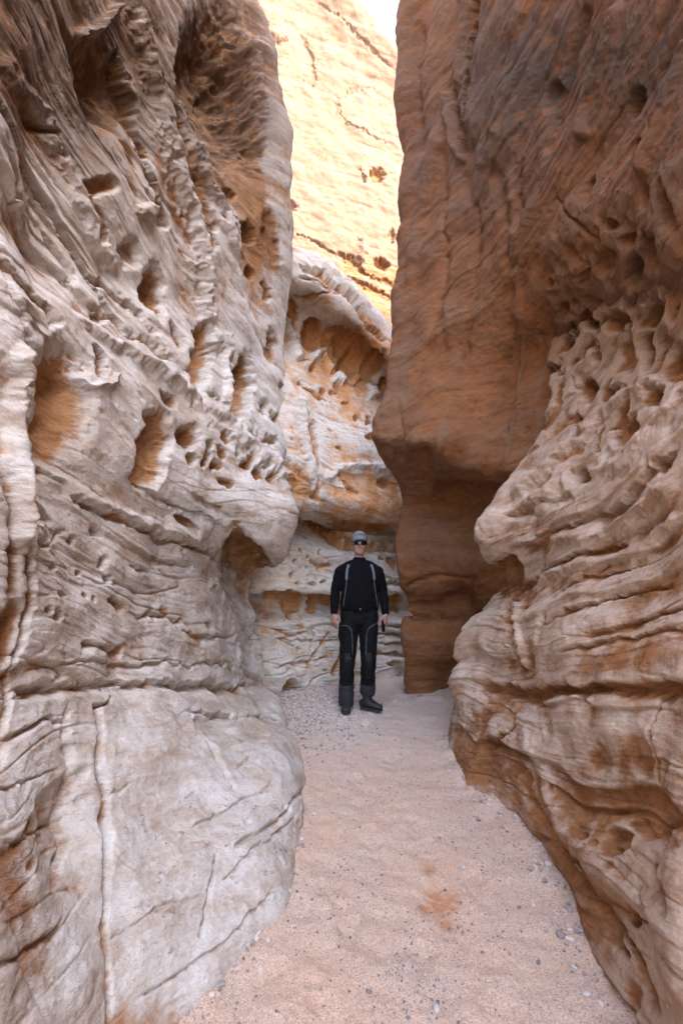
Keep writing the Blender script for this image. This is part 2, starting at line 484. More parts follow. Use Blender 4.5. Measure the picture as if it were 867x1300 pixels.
FL = [
 # nose and its hollow underside
 ('e', 306, 702, 28, 40, -28, 26, .7), ('e', 330, 718, 16, 26, 10, 10),
 # big alcove and its neighbours
 ('e', 193, 572, 24, 52, 12, 26, .35), ('e', 190, 534, 14, 12, 0, 14), ('e', 176, 590, 7, 34, 8, 8),
 ('e', 238, 556, 14, 17, -15, 26, .4), ('e', 262, 577, 7, 18, 20, 24, .4), ('e', 276, 590, 8, 10, 20, 20, .4), ('e', 243, 584, 7, 9, 0, 12),
 ('e', 211, 508, 14, 6, 40, 14), ('e', 290, 614, 10, 7, 20, 12), ('e', 318, 584, 8, 10, 30, 16, .4), ('e', 332, 596, 8, 11, 30, 18, .4), ('e', 346, 604, 7, 9, 30, 16, .4),
 ('e', 288, 556, 10, 7, 45, 12), ('e', 282, 572, 8, 5, 50, 10), ('e', 302, 572, 7, 5, 40, 10),
 ('e', 232, 660, 14, 7, 28, 16, .4), ('e', 262, 640, 40, 6, 32, 5),
 ('l', [(160,600),(185,622),(220,640),(262,655),(290,672)], 6, 7, 1),
 ('l', [(100,640),(150,664),(190,682),(245,700),(275,712)], 6, 10, -1),
 ('l', [(60,600),(100,625),(150,650),(200,668),(260,690)], 12, -7, 0),
 ('l', [(190,706),(215,712),(240,718)], 4, 6, 1), ('l', [(160,720),(178,722),(190,730)], 3, 6, 1), ('l', [(205,722),(230,735)], 3, 5, 1),
 # ledge ridge running down to the nose
 ('l', [(90,395),(150,440),(210,480),(255,512),(300,548),(345,588),(358,612)], 9, -12, 0),
 ('l', [(110,380),(160,425),(215,460),(262,500),(305,535),(345,572)], 5, 10, -1),
 ('l', [(236,470),(262,520),(300,552),(318,575)], 5, 8, 0),
 # tall hollows above the ledge
 ('e', 256, 455, 15, 52, 12, 26, .5), ('e', 307, 492, 16, 48, 8, 26, .5), ('e', 200, 372, 16, 42, -8, 20), ('e', 225, 425, 8, 22, -10, 12),
 ('l', [(283,420),(288,470),(286,530)], 6, -9, 0), ('e', 345, 440, 6, 30, 5, 10), ('e', 335, 520, 8, 14, 0, 9), ('e', 352, 530, 7, 9, 0, 12, .4), ('e', 345, 560, 9, 7, 30, 10), ('e', 372, 508, 6, 8, 0, 10, .4), ('e', 354, 492, 4, 7, 0, 10, .4),
 # bowl on the left with its lip
 ('e', 78, 505, 38, 80, -10, 34, .8), ('e', 62, 560, 26, 40, 0, 16, .8), ('e', 118, 462, 10, 24, -10, 22, .4), ('l', [(98,478),(108,492),(128,492),(140,478)], 4, -8, 0),
 ('l', [(38,420),(40,500),(42,560),(36,640)], 6, 14, 1), ('l', [(45,590),(75,610),(120,650)], 5, 8, 0),
 # column at the left edge of the view
 ('l', [(22,430),(26,520),(22,620),(16,700)], 9, -16, 0), ('l', [(2,500),(8,600),(14,700),(12,760)], 6, 16, 0), ('l', [(0,250),(14,360),(34,420),(42,470)], 5, 10, 0),
 ('l', [(36,640),(33,720),(36,800),(30,850),(40,930)], 5, 12, 1), ('e', 14, 800, 16, 50, 0, 14), ('e', 18, 920, 22, 40, 0, 8),
 # pits and cracks of the lower wall
 ('e', 50, 655, 24, 9, 30, 10), ('l', [(16,662),(40,664),(54,696),(86,672)], 4, 9, 0), ('e', 48, 690, 9, 9, 0, 8),
 ('e', 33, 771, 6, 6, 0, 12, .4), ('e', 52, 776, 5, 5, 0, 12, .4), ('e', 65, 782, 6, 9, 0, 12, .4), ('e', 133, 716, 5, 8, -20, 12, .4), ('e', 138, 739, 4, 6, -20, 12, .4),
 ('e', 118, 760, 4, 5, 0, 10, .4), ('e', 106, 756, 4, 4, 0, 10, .4), ('e', 148, 767, 14, 6, 22, 12, .4), ('e', 125, 676, 14, 5, 35, 10), ('e', 93, 688, 4, 6, -20, 9), ('e', 60, 722, 6, 4, 30, 8), ('e', 104, 728, 5, 4, 0, 8), ('e', 70, 758, 8, 4, 10, 7),
 ('l', [(100,818),(130,818),(165,826)], 7, 9, 1), ('l', [(175,780),(200,778),(240,788)], 4, 7, 1), ('l', [(230,800),(260,806),(300,808)], 4, 6, 1),
 ('l', [(38,862),(90,868),(160,863),(240,864),(335,866)], 7, 10, 1), ('l', [(50,840),(120,842),(200,838),(310,842)], 3, 5, 1),
 ('l', [(260,735),(285,765),(300,800),(310,860)], 9, -5, 0),
 # slab at the bottom and its cracks
 ('l', [(150,882),(128,896),(134,960),(142,1040),(148,1110),(150,1190),(160,1330)], 4, 15, 0),
 ('e', 66, 1100, 66, 200, 0, 7, .5),
 ('l', [(96,890),(100,960),(104,1060),(100,1120)], 4, 9, 0),
 ('l', [(0,1052),(50,1056),(104,1028)], 5, 7, 1), ('l', [(-10,1222),(50,1202),(106,1152)], 7, 12, 1), ('l', [(0,930),(40,915),(80,905),(96,915)], 5, 9, 1), ('l', [(0,990),(30,985),(90,970)], 4, 6, 1),
 ('l', [(236,902),(262,955),(300,1010)], 3, 6, 0), ('e', 290, 930, 50, 28, 10, 5, .25), ('l', [(238,903),(290,900),(340,902)], 3, 8, 1),
 ('l', [(256,1190),(264,1140),(276,1082)], 3, 9, 0), ('l', [(240,1052),(300,1022),(350,992)], 3, 6, 1), ('l', [(290,1086),(345,1042),(385,1002)], 6, 9, 1), ('l', [(276,1120),(330,1075),(380,1028)], 3, 6, 1),
 ('l', [(150,1180),(200,1150),(262,1130)], 3, 5, 1), ('l', [(190,1260),(240,1230),(300,1180),(340,1130)], 4, 6, 1), ('l', [(300,975),(330,962)], 4, 7, 1), ('l', [(143,1010),(165,990)], 3, 4, 0),
 # upper left: raked ribs and runnels
 ('l', [(0,112),(30,170),(60,240),(95,300),(135,380),(170,430)], 5, 13, 1), ('l', [(0,165),(30,240),(62,300),(100,365)], 5, 10, -1), ('l', [(45,135),(62,160),(80,165),(92,205)], 5, 11, 1),
 ('l', [(0,60),(60,140),(100,230),(128,300),(160,350)], 8, -8, 0), ('l', [(10,330),(40,370),(70,420)], 6, 10, 0),
 ('e', 130, 110, 36, 74, -18, 26, .7), ('e', 125, 236, 20, 12, 0, 14), ('e', 112, 90, 16, 20, 0, 8),
 ('l', [(98,46),(118,38),(140,18),(150,8)], 6, -12, 0),
 ('l', [(160,-20),(182,60),(200,140),(222,220),(246,300),(262,390),(276,450)], 10, -16, 0),
 ('l', [(150,60),(172,150),(195,240),(214,292)], 6, 16, 1), ('l', [(225,60),(226,150),(238,210),(255,260),(262,330)], 7, 16, -1),
 ('l', [(120,345),(150,368),(180,400),(200,430)], 5, 12, 0), ('e', 168, 320, 10, 22, -15, 9), ('e', 136, 298, 8, 14, 0, 9), ('e', 182, 268, 14, 10, 20, -8), ('e', 130, 400, 8, 12, 0, 9),
 ('e', 285, 115, 50, 125, -12, 46, .7), ('e', 240, 80, 12, 50, 0, 12), ('e', 313, 296, 15, 16, -20, 24, .4), ('e', 318, 346, 10, 8, -20, 20, .4), ('e', 345, 300, 10, 40, -10, 8), ('e', 340, 370, 5, 16, 0, 10),
 ('l', [(248,175),(262,220),(285,262),(300,330)], 7, -8, 0), ('e', 292, 250, 10, 14, 20, 9), ('e', 290, 200, 12, 16, 20, 8), ('e', 330, 180, 10, 14, 0, 8), ('e', 300, 90, 12, 22, 10, 8),
]
FL = [(f[0], f[1], f[2] * .8, f[3] * .6, f[4]) if f[0] == 'l' and min(p[1] for p in f[1]) > 940 else f for f in FL]
def vL(u, v, X, Y, Z, S):
    return 1.1 * blob(u, v, 70, 20, 190, 150) + 1.1 * blob(u, v, 288, 100, 62, 120) + 0.55 * blob(u, v, 130, 120, 60, 110) + 0.5 * blob(u, v, 20, 20, 60, 90) + 0.35 * blob(u, v, 10, 760, 28, 150) + 0.35 * blob(u, v, 60, 1150, 90, 110) * 0 + 0.3 * sstep(4.2, 6, Z)  # dark rock, deepened at upper left by painted shade
def cL(u, v, X, Y, Z, S):
    c = -1.1 * blob(u, v, 300, 150, 75, 170) - 0.4 * blob(u, v, 130, 150, 50, 110) - 0.55 * blob(u, v, 50, 50, 150, 120) - 0.3 * blob(u, v, 80, 545, 40, 60) - 0.7 * blob(u, v, 315, 715, 36, 40) - 0.5 * blob(u, v, 325, 320, 30, 70)  # paints warm bounce from the sunlit cliff by the gap, and upper-left shade
    c += -0.15 * blob(u, v, 40, 1160, 60, 70) - 0.5 * blob(u, v, 10, 830, 28, 110) - 0.2 * blob(u, v, 200, 570, 40, 60) + 0.35 * blob(u, v, 230, 1020, 110, 150)
    return c
rock_wall('rock_wall', net, M_LEFT, FL, 'tall pale grey and orange sandstone wall filling the left side, with a hooked nose and a big slab at its foot',
          seed=1, flip=False, crust0=0.95, rough=0.55, strata=0.85, fiss=0.55, varnish_shade_fn=vL, crust_shading_fn=cL, pitting=0.5, bed_fn=lambda u, v: 0.32 + 0.85 * blob(u, v, 90, 180, 150, 190) + 0.6 * sstep(610, 720, v) * sstep(885, 865, v) + 0.35 * sstep(140, 100, u) * sstep(880, 900, v) - 0.14 * sstep(880, 900, v))

# ------------------------------------------------------------------ right wall, far mass
rows = [(878,515,5.65),(820,514,5.65),(782,514,5.68),(768,520,5.75),(735,508,5.5),(690,503,5.45),(640,511,5.5),(600,502,5.3),(562,474,4.95),(515,484,5.05),(450,490,5.2),(380,497,5.3),(300,505,5.4),(200,508,5.5),(100,504,5.6),(0,505,5.6),(-130,505,5.6)]
net = []
for py, s, Y in rows:
    lo = py > 600
    if lo:
        f = lambda px, yy: FP(px, 884) if py == 878 else P(px, py, yy)
        r = [FP(515,878) if py == 878 else P(s, py, Y), f(s + 30, Y - .1), f(s + 75, Y - .25)]
        z = r[2][2]
        r += [(1.45, 4.75, z), (1.7, 4.0, z), (1.9, 3.2, z), (2.1, 2.3, z), (2.2, 1.6, z)]
    else:
        if py > 420: d = [Y - .35, Y - .75, 4.2, 3.9, 3.55, 3.3, 3.1]
        elif py > 340: d = [Y - .4, Y - .9, 4.0, 3.5, 3.0, 2.55, 2.25]
        else: d = [Y - .4, Y - .95, 3.85, 3.2, 2.65, 2.2, 1.85]
        xs = [s + 30, s + 80, 635, 700, 765, 830, 900]
        r = [P(s, py, Y)] + [P(x, py, q) for x, q in zip(xs, d)]
        # keep the same count as the lower rows
        r = r[:3] + r[3:8]
    e = r[0]; g = r[-1]
    net.append([(e[0] + 5, e[1] + 1.8, e[2]), (e[0] + .7, e[1] + .9, e[2])] + r + [(g[0] + .3, -.4, g[2]), (g[0] + 3.6, -12, g[2])])
net.insert(0, [(p[0], p[1], -0.5) for p in net[0]])
net.append(lift(net[-1], 1.5, 14.5)); net.append(lift(net[-1], 6, 15.5)); net.append(lift(net[-1], 30, 16.5))
HOLES = [
 ('e', 762, 335, 15, 20, -10, 18), ('e', 803, 343, 11, 22, -8, 34, .4), ('e', 785, 308, 9, 10, 0, 14, .4), ('e', 814, 308, 5, 17, -10, 16, .4), ('e', 774, 410, 14, 20, 10, 20),
 ('e', 818, 398, 14, 30, 10, 20), ('e', 714, 435, 8, 11, 10, 26, .4), ('e', 727, 419, 7, 10, 10, 20, .4), ('e', 742, 405, 7, 13, 0, 18), ('e', 697, 360, 5, 6, 0, 16, .4), ('e', 740, 358, 7, 13, 0, 14),
 ('e', 716, 391, 6, 9, 0, 14), ('e', 748, 447, 8, 20, 0, 20), ('e', 737, 492, 12, 17, 30, 18), ('e', 766, 498, 14, 9, -20, 14), ('e', 811, 440, 10, 12, -20, 18), ('e', 852, 462, 16, 30, 20, 22), ('e', 828, 506, 15, 16, 20, 18),
 ('e', 791, 545, 18, 27, 35, 24), ('e', 730, 600, 15, 10, -30, 28, .4), ('e', 754, 563, 6, 13, 10, 18), ('e', 846, 592, 12, 14, 20, 14), ('e', 700, 470, 6, 11, 0, 12), ('e', 705, 500, 5, 12, 0, 12), ('e', 720, 530, 8, 12, 20, 12),
 ('e', 795, 130, 9, 24, 15, 18), ('e', 742, 240, 7, 20, 10, 16), ('e', 842, 262, 11, 36, 0, 18), ('e', 800, 190, 9, 18, 10, 12), ('e', 815, 250, 10, 20, 0, 10), ('e', 770, 285, 9, 10, 0, 12),
 ('l', [(650,640),(700,588),(760,522),(830,482),(880,440)], 9, -12, 0), ('l', [(665,650),(720,600),(790,590),(867,500)], 8, -7, 0),
 ('l', [(790,0),(770,60),(745,130),(740,180)], 10, -9, 0), ('l', [(740,0),(715,70),(700,130),(690,200)], 8, 10, 0), ('l', [(867,40),(840,130),(815,230)], 10, -8, 0), ('l', [(700,250),(735,290),(760,320)], 3, 6, 0),
]
FR2 = HOLES + [
 ('l', [(590,-20),(580,60),(576,110)], 6, -12, 0), ('l', [(600,-20),(592,60),(588,130),(584,200)], 5, 14, -1),
 ('l', [(562,112),(568,150),(576,185),(590,208)], 6, -14, 0), ('l', [(572,108),(580,150),(586,190)], 3, 14, 0),
 ('l', [(556,170),(540,230),(525,300),(515,360)], 8, -9, 0), ('l', [(560,180),(562,260),(560,340),(545,430)], 7, 9, 0), ('l', [(530,20),(528,120),(535,200)], 7, 9, 0),
 ('l', [(585,210),(600,280),(598,380),(590,470)], 8, 8, 0), ('l', [(620,200),(640,300),(650,420),(640,520)], 8, 9, 0), ('l', [(650,330),(662,430),(655,520),(640,600)], 6, -9, 0), ('l', [(605,40),(600,130),(610,220)], 8, -7, 0),
 ('l', [(700,20),(670,120),(650,220),(655,300)], 9, 11, 0), ('l', [(660,0),(640,90),(625,180)], 8, -8, 0), ('e', 690, 120, 10, 24, 10, 10),
 ('l', [(478,560),(500,520),(520,470)], 10, -8, 0), ('l', [(500,592),(510,545),(506,505)], 2.5, 6, 0), ('e', 535, 590, 22, 30, 0, 6), ('l', [(560,360),(580,460),(560,560),(545,640)], 10, -6, 0),
 ('l', [(505,773),(540,780),(600,776),(640,770)], 6, 14, 1), ('l', [(510,700),(560,690),(620,700)], 8, 6, 0), ('l', [(515,745),(560,730),(610,735)], 5, 5, 0), ('e', 560, 650, 30, 14, 10, 5),
 ('l', [(668,560),(690,500),(700,440),(690,380)], 6, 8, 0),
]
FR2 = HOLES + [(f[0], f[1], f[2], f[3] * (.5 if min(p[1] for p in f[1]) < 700 and f[3] < 13 else 1), f[4]) if f[0] == 'l' else f for f in FR2[len(HOLES):]]
def vR2(u, v, X, Y, Z, S):
    return 0.5 * blob(u, v, 860, 120, 90, 200) + 0.75 * blob(u, v, 640, 130, 110, 200) + 0.35 * blob(u, v, 520, 100, 30, 260) + 0.5 * blob(u, v, 760, 60, 120, 90)  # dark rock, with the dim upper corner painted into the colour
def cR2(u, v, X, Y, Z, S):
    return 0.45 * blob(u, v, 590, 100, 30, 120) + 0.7 * blob(u, v, 500, 470, 22, 90) + 0.5 * blob(u, v, 800, 380, 70, 120) - 0.4 * blob(u, v, 560, 800, 60, 90) + 0.3 * blob(u, v, 540, 680, 40, 50)
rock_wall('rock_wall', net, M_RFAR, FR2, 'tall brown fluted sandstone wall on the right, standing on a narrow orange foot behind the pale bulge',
          seed=2, flip=True, crust0=0.36, rough=1.15, big=1.0, fiss=0.35, varnish_shade_fn=vR2, crust_shading_fn=cR2, pitting=0.1, wobble=1.6, honey_fn=lambda u, v: blob(u, v, 780, 400, 75, 110) * 1.2, bed_fn=lambda u, v: 0.7 + 0.6 * blob(u, v, 700, 100, 130, 160), flute=0.15, strata=0.5)

# ------------------------------------------------------------------ right wall, near mass
core = [
 [FP(569,930), FP(592,992), FP(645,1025), FP(685,1080), FP(725,1170), FP(790,1300), (0.9,0.9,0)],
 [P(566,895,4.25), P(588,930,3.6), P(635,960,3.05), P(690,1000,2.6), P(750,1070,2.15), P(830,1180,1.65), P(900,1250,1.3)],
 [P(565,860,4.2), P(600,865,3.7), P(650,870,3.15), P(710,880,2.65), P(770,900,2.25), P(840,940,1.85), P(900,980,1.55)],
 [P(583,812,4.2), P(613,812,3.8), P(652,800,3.25), P(710,800,2.75), P(770,800,2.35), P(830,800,2.0), P(900,800,1.7)],
 [P(628,742,4.3), P(640,742,3.95), P(672,728,3.4), P(725,715,2.85), P(780,700,2.4), P(840,690,2.05), P(900,680,1.75)],
 [P(608,683,3.9), P(640,680,3.6), P(685,660,3.2), P(735,640,2.8), P(790,625,2.4), P(840,610,2.1), P(900,600,1.8)],
 [P(640,618,3.9), P(665,620,3.6), P(705,590,3.25), P(750,565,2.9), P(800,545,2.5), P(845,530,2.2), P(900,510,1.9)],
 [P(690,530,3.85), P(715,520,3.5), P(740,500,3.25), P(775,480,2.95), P(815,460,2.6), P(855,440,2.3), P(900,420,2.0)],
 [P(700,430,4.0), P(725,420,3.55), P(750,400,3.2), P(785,380,2.85), P(820,370,2.5), P(860,350,2.2), P(900,330,1.95)],
 [P(690,300,4.4), P(725,290,4.0), P(760,270,3.6), P(790,250,3.2), P(825,240,2.8), P(860,220,2.5), P(900,210,2.2)],
 [P(700,150,4.8), P(740,150,4.4), P(770,150,4.0), P(800,150,3.6), P(840,150,3.2), P(870,150,2.9), P(900,150,2.6)],
]
net = []
for r in core:
    e = r[0]; g = r[-1]
    net.append([(e[0] + 3, e[1] + 1.2, e[2]), (e[0] + .5, e[1] + .35, e[2])] + r + [(g[0] + .3, -.4, g[2]), (g[0] + 3.6, -12, g[2])])
net.insert(0, [(p[0], p[1], -0.5) for p in net[0]])
FR1 = HOLES + [
 ('e', 636, 732, 20, 26, 20, 16), ('l', [(608,690),(615,665),(640,640)], 8, -5, 0),
 ('l', [(650,700),(700,672),(740,655),(790,640),(870,560)], 8, 11, 1), ('l', [(640,655),(680,640),(720,625)], 5, 9, 1), ('l', [(655,695),(700,680),(760,680),(867,610)], 10, -9, 0),
 ('l', [(640,748),(690,720),(740,700),(800,690)], 6, 10, 1), ('l', [(660,745),(720,722),(800,700),(870,650)], 9, -7, 0),
 ('l', [(690,795),(730,775),(760,765),(840,732)], 4, 9, 1), ('l', [(700,760),(740,735),(800,722)], 3, 6, 1), ('l', [(745,810),(800,790),(870,755)], 5, 9, 1), ('l', [(720,830),(790,812),(870,790)], 5, 7, 1),
 ('l', [(642,752),(638,800),(646,855)], 5, 10, -1), ('l', [(652,758),(655,800),(660,850)], 6, -8, 0), ('e', 688, 800, 5, 26, 10, 8), ('e', 668, 830, 6, 26, 0, 7),
 ('l', [(592,862),(650,872),(720,874),(790,870),(880,868)], 12, 14, 1),
 ('e', 720, 880, 10, 14, 0, 8), ('e', 755, 884, 12, 14, 0, 9), ('e', 800, 880, 14, 14, 0, 9), ('e', 845, 884, 12, 14, 0, 8), ('e', 690, 876, 8, 12, 0, 7),
 ('l', [(647,880),(636,915),(618,945)], 3, 10, 0), ('e', 612, 965, 26, 36, 0, 7), ('e', 600, 905, 14, 12, 0, 5),
 ('l', [(650,880),(665,950),(700,1030),(760,1100),(860,1180)], 14, -8, 0), ('l', [(640,960),(690,1040),(745,1120),(800,1220)], 8, 8, 1),
 ('e', 715, 945, 14, 26, -20, 7), ('e', 690, 920, 9, 18, -10, 7), ('e', 760, 960, 16, 22, -10, 7), ('e', 815, 960, 18, 40, -10, 9), ('l', [(838,880),(830,940),(842,1000)], 3, 8, 0),
 ('l', [(724,1072),(734,1090),(746,1108)], 3, 14, 0), ('e', 810, 1166, 8, 13, -10, 18, .4), ('e', 786, 1070, 18, 22, -10, 8, .3), ('e', 800, 1270, 16, 26, 0, 8),
 ('l', [(760,1140),(800,1200),(840,1300)], 7, 8, 0), ('l', [(867,1040),(820,1060),(790,1040)], 8, 6, 0), ('l', [(840,1100),(867,1180)], 8, 8, 0),
]
FR1 = HOLES + [(*f[:6], f[6] * .6) if f[0] == 'e' and f[2] > 850 and len(f) == 7 else f for f in FR1[len(HOLES):]]
def vR1(u, v, X, Y, Z, S):
    return 0.25 * blob(u, v, 760, 1200, 120, 160) + 1.0 * blob(u, v, 790, 320, 150, 130)
def cR1(u, v, X, Y, Z, S):
    c = -0.65 * sstep(0.62, 0.25, S - 0.0 * X) * 0 - 0.75 * blob(u, v, 730, 1150, 90, 160) - 0.6 * blob(u, v, 605, 960, 40, 60) - 0.35 * blob(u, v, 840, 1000, 60, 60)
    c += -0.45 * blob(u, v, 820, 840, 90, 26) - 0.35 * blob(u, v, 635, 735, 22, 26) + 0.35 * blob(u, v, 700, 620, 90, 60) + 0.35 * blob(u, v, 720, 950, 60, 40) - 0.6 * blob(u, v, 790, 340, 110, 110) + 0.25 * blob(u, v, 600, 830, 30, 40)
    return c
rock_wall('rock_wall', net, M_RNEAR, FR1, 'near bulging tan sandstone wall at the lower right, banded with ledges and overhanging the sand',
          seed=3, flip=True, crust0=0.76, rough=0.55, fiss=0.35, varnish_shade_fn=vR1, crust_shading_fn=cR1, pitting=0.3, honey_fn=lambda u, v: np.clip(blob(u, v, 770, 450, 90, 130) * 1.3 + .35 * blob(u, v, 680, 620, 60, 50), 0, 1), bed_fn=lambda u, v: 0.4 + 0.75 * sstep(600, 690, v))

# ------------------------------------------------------------------ back wall (the buttress behind the man)
cols = [270, 335, 368, 400, 430, 460, 490, 520, 600]
base = np.array([5.6, 5.5, 5.6, 5.95, 6.2, 6.4, 6.55, 6.7, 7.2])
crest = np.array([300, 302, 308, 320, 345, 374, 404, 440, 520.])
net = []
net.append([(*P(c, 860, b)[:2], -0.5) for c, b in zip(cols, base)])
net.append([(*P(c, 860, b)[:2], 0.0) for c, b in zip(cols, base)])
for py, dy in ((825, .08), (790, .12), (768, .34), (752, .0), (725, .08), (695, .18), (674, .62), (655, -.22), (620, -.38), (570, -.22)):
    net.append([P(c, py + (0 if py < 600 or py > 690 else -(430 - c) * 0.12), b + dy) for c, b in zip(cols, base)])
for f, dy in ((.25, .0), (.5, .3), (.75, .75), (.9, .65)):
    net.append([P(c, 570 + (cr + 66 - 570) * f, b + dy) for c, b, cr in zip(cols, base, crest)])
net.append([P(c, cr + 46, b + .05) for c, b, cr in zip(cols, base, crest)])
net.append([P(c, cr + 20, b + .12) for c, b, cr in zip(cols, base, crest)])
net.append([P(c, cr + 2, b + .55) for c, b, cr in zip(cols, base, crest)])
net.append([(p[0], p[1] + 1.2, p[2] + .25) for p in net[-1]])
net.append([(p[0], p[1] + 3.0, p[2] - .8) for p in net[-1]])
FB = [
 ('l', [(422,803),(405,825),(393,850)], 2, 8, 0), ('l', [(397,790),(391,812)], 1.5, -5, 0), ('l', [(404,798),(398,830)], 1.5, 6, 0),
 ('e', 440, 452, 58, 32, 40, 12, .8),
 ('e', 397, 424, 15, 22, 0, 20, .6), ('e', 442, 436, 20, 14, 30, 10, .6), ('e', 448, 458, 14, 16, 20, 12, .7), ('e', 472, 462, 12, 20, 10, 16, .7), ('e', 487, 492, 6, 14, 0, 16, .4), ('e', 430, 420, 10, 7, 20, 8), ('e', 460, 486, 8, 10, 0, 8), ('e', 372, 400, 8, 26, 0, 8),
 ('l', [(385,468),(410,445),(424,470),(434,492)], 6, -12, 0), ('l', [(362,402),(372,430),(380,460)], 7, -10, 0), ('l', [(452,470),(468,492),(474,510)], 6, -8, 0),
 ('e', 390, 460, 5, 4, 40, 8, .4), ('e', 397, 465, 4, 6, 0, 8, .4), ('e', 424, 473, 4, 5, 0, 8, .4), ('e', 427, 490, 4, 5, 0, 8, .4), ('e', 424, 498, 6, 3, 0, 6),
 ('e', 452, 530, 5, 4, 0, 10, .4), ('e', 466, 534, 4, 7, 0, 10, .4), ('e', 478, 543, 4, 5, 0, 10, .4), ('e', 469, 553, 7, 5, 0, 12, .4), ('e', 430, 568, 5, 3, 50, 6), ('e', 440, 510, 6, 4, 0, 8), ('e', 410, 496, 5, 4, 30, 8),
 ('l', [(376,486),(400,498),(416,508)], 2.5, 10, 0), ('l', [(392,520),(400,550),(404,590),(404,640)], 5, 12, 1), ('l', [(380,500),(388,560),(402,638)], 7, -7, 0),
 ('l', [(410,610),(440,590),(462,590),(500,600)], 6, -7, 0), ('l', [(430,600),(445,620),(456,628)], 3, 8, 0), ('l', [(395,650),(420,660),(445,668),(500,672)], 5, 4, 0), ('e', 455, 640, 30, 22, 0, -5, .9),
 ('l', [(345,580),(370,592),(390,610),(402,640)], 4, 6, 0), ('e', 368, 625, 20, 24, 30, 8, .5), ('e', 488, 612, 8, 8, 0, 8),
 ('l', [(340,655),(370,655),(405,668),(440,684),(520,690)], 7, 16, 1),
 ('l', [(330,752),(370,752),(420,760),(520,758)], 7, 18, 1), ('e', 372, 768, 16, 10, 0, 8), ('e', 398, 768, 8, 10, 0, 8), ('e', 500, 770, 10, 8, 0, 8),
 ('l', [(395,712),(410,718),(424,716)], 4, 9, 0), ('l', [(480,740),(500,738),(520,742)], 4, 10, 1), ('e', 362, 704, 3, 4, 0, 8, .4), ('e', 382, 700, 3, 4, 0, 8, .4), ('e', 392, 706, 3, 4, 0, 8, .4), ('e', 405, 702, 3, 3, 0, 8, .4), ('e', 375, 712, 3, 4, 0, 7, .4),
 ('e', 372, 730, 3, 4, 0, 8, .4), ('e', 380, 740, 4, 3, 0, 8, .4), ('e', 398, 742, 5, 3, 0, 8, .4), ('e', 412, 738, 4, 3, 0, 8, .4), ('e', 500, 715, 8, 12, -30, 10), ('e', 485, 705, 5, 8, 20, 8), ('e', 510, 700, 4, 8, 20, 8),
 ('l', [(476,795),(500,793),(520,796)], 2.5, 7, 1), ('l', [(476,805),(500,804),(520,806)], 2.5, 7, 1), ('l', [(480,817),(500,815),(520,818)], 2.5, 7, 1), ('l', [(476,830),(500,828),(520,832)], 3, 7, 1), ('e', 500, 842, 12, 5, 0, 7),
 ('l', [(350,800),(375,806),(400,800)], 2.5, 5, 1), ('l', [(355,812),(400,814),(440,812)], 2.5, 4, 1), ('e', 384, 797, 12, 5, 0, 4), ('l', [(345,846),(380,842),(420,834)], 3, 5, 1), ('e', 372, 876, 13, 13, 0, 26, .4),
 ('l', [(424,860),(432,840),(440,820)], 5, 10, 0), ('l', [(376,335),(410,345),(440,372),(470,410),(492,432)], 5, 9, 1), ('l', [(380,350),(420,362),(440,380)], 3, 7, 1), ('l', [(368,376),(390,380),(425,368)], 3, 7, 0), ('l', [(395,325),(430,352),(470,395)], 6, -5, 0), ('l', [(440,368),(455,395),(475,420)], 3, 8, 0),
]
def vB(u, v, X, Y, Z, S):
    return 0.6 * blob(u, v, 455, 415, 30, 22) + 0.5 * blob(u, v, 390, 372, 30, 14)
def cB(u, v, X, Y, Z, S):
    return -1.0 * blob(u, v, 440, 448, 56, 44) - 0.35 * blob(u, v, 460, 510, 40, 40) - 0.6 * blob(u, v, 450, 640, 50, 26) - 0.6 * blob(u, v, 365, 625, 30, 30) - 0.5 * blob(u, v, 430, 678, 80, 10) - 0.6 * blob(u, v, 400, 765, 90, 8) + 0.35 * blob(u, v, 430, 340, 60, 25)  # orange rock in the hollows, strengthened to paint the warm bounce there
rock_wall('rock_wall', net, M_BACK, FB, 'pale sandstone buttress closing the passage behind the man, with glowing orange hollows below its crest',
          seed=4, flip=False, crust0=0.78, varnish_shade_fn=vB, crust_shading_fn=cB, pitting=0.5, bed_fn=lambda u, v: 0.45 + 0.6 * sstep(680, 700, v), px=1.0, wobble=1.8, big=0.6, strata=0.9)

# ------------------------------------------------------------------ far cliff in the sun
cols = [120, 240, 330, 390, 430, 465, 505, 560, 660, 800]
top = [-420, -300, -170, -90, -40, 6, 58, 110, 190, 280]
yy = [11.5, 12.2, 12.6, 13, 13.2, 13.4, 13.7, 14.2, 15.5, 18]
net = []
for f in (0, .12, .25, .38, .5, .62, .74, .86, 1):
    net.append([P(c, 620 + (t - 620) * f, y + 3.2 * f) for c, t, y in zip(cols, top, yy)])
net.append([(p[0], p[1] + 4, p[2] + .8) for p in net[-1]])
net.append([(p[0], p[1] + 25, p[2] + 1) for p in net[-1]])
FF = [
 ('l', [(340,44),(352,54),(366,52)], 4, 10, 0), ('l', [(328,15),(336,24),(346,34)], 2.5, 7, 1), ('e', 390, 80, 10, 34, -10, 5, .2), ('e', 368, 260, 12, 8, 10, 10),
 ('e', 478, 222, 12, 10, 20, 14), ('l', [(456,212),(461,222),(463,232)], 2, 8, 0), ('e', 485, 335, 12, 8, 20, 16), ('e', 497, 300, 5, 12, 10, 9), ('l', [(460,300),(462,320),(456,330)], 5, -8, 0), ('l', [(425,150),(430,125),(450,112),(480,110)], 3, 4, 0),
 ('l', [(430,140),(440,155),(500,185)], 1.5, 5, 0), ('l', [(375,295),(400,305),(430,325)], 3, 6, 1), ('l', [(400,0),(430,20),(470,60),(505,90)], 2, 5, 0), ('l', [(425,320),(445,325),(470,350),(505,360)], 5, 8, 1), ('l', [(440,350),(505,380)], 4, 8, 1),
]
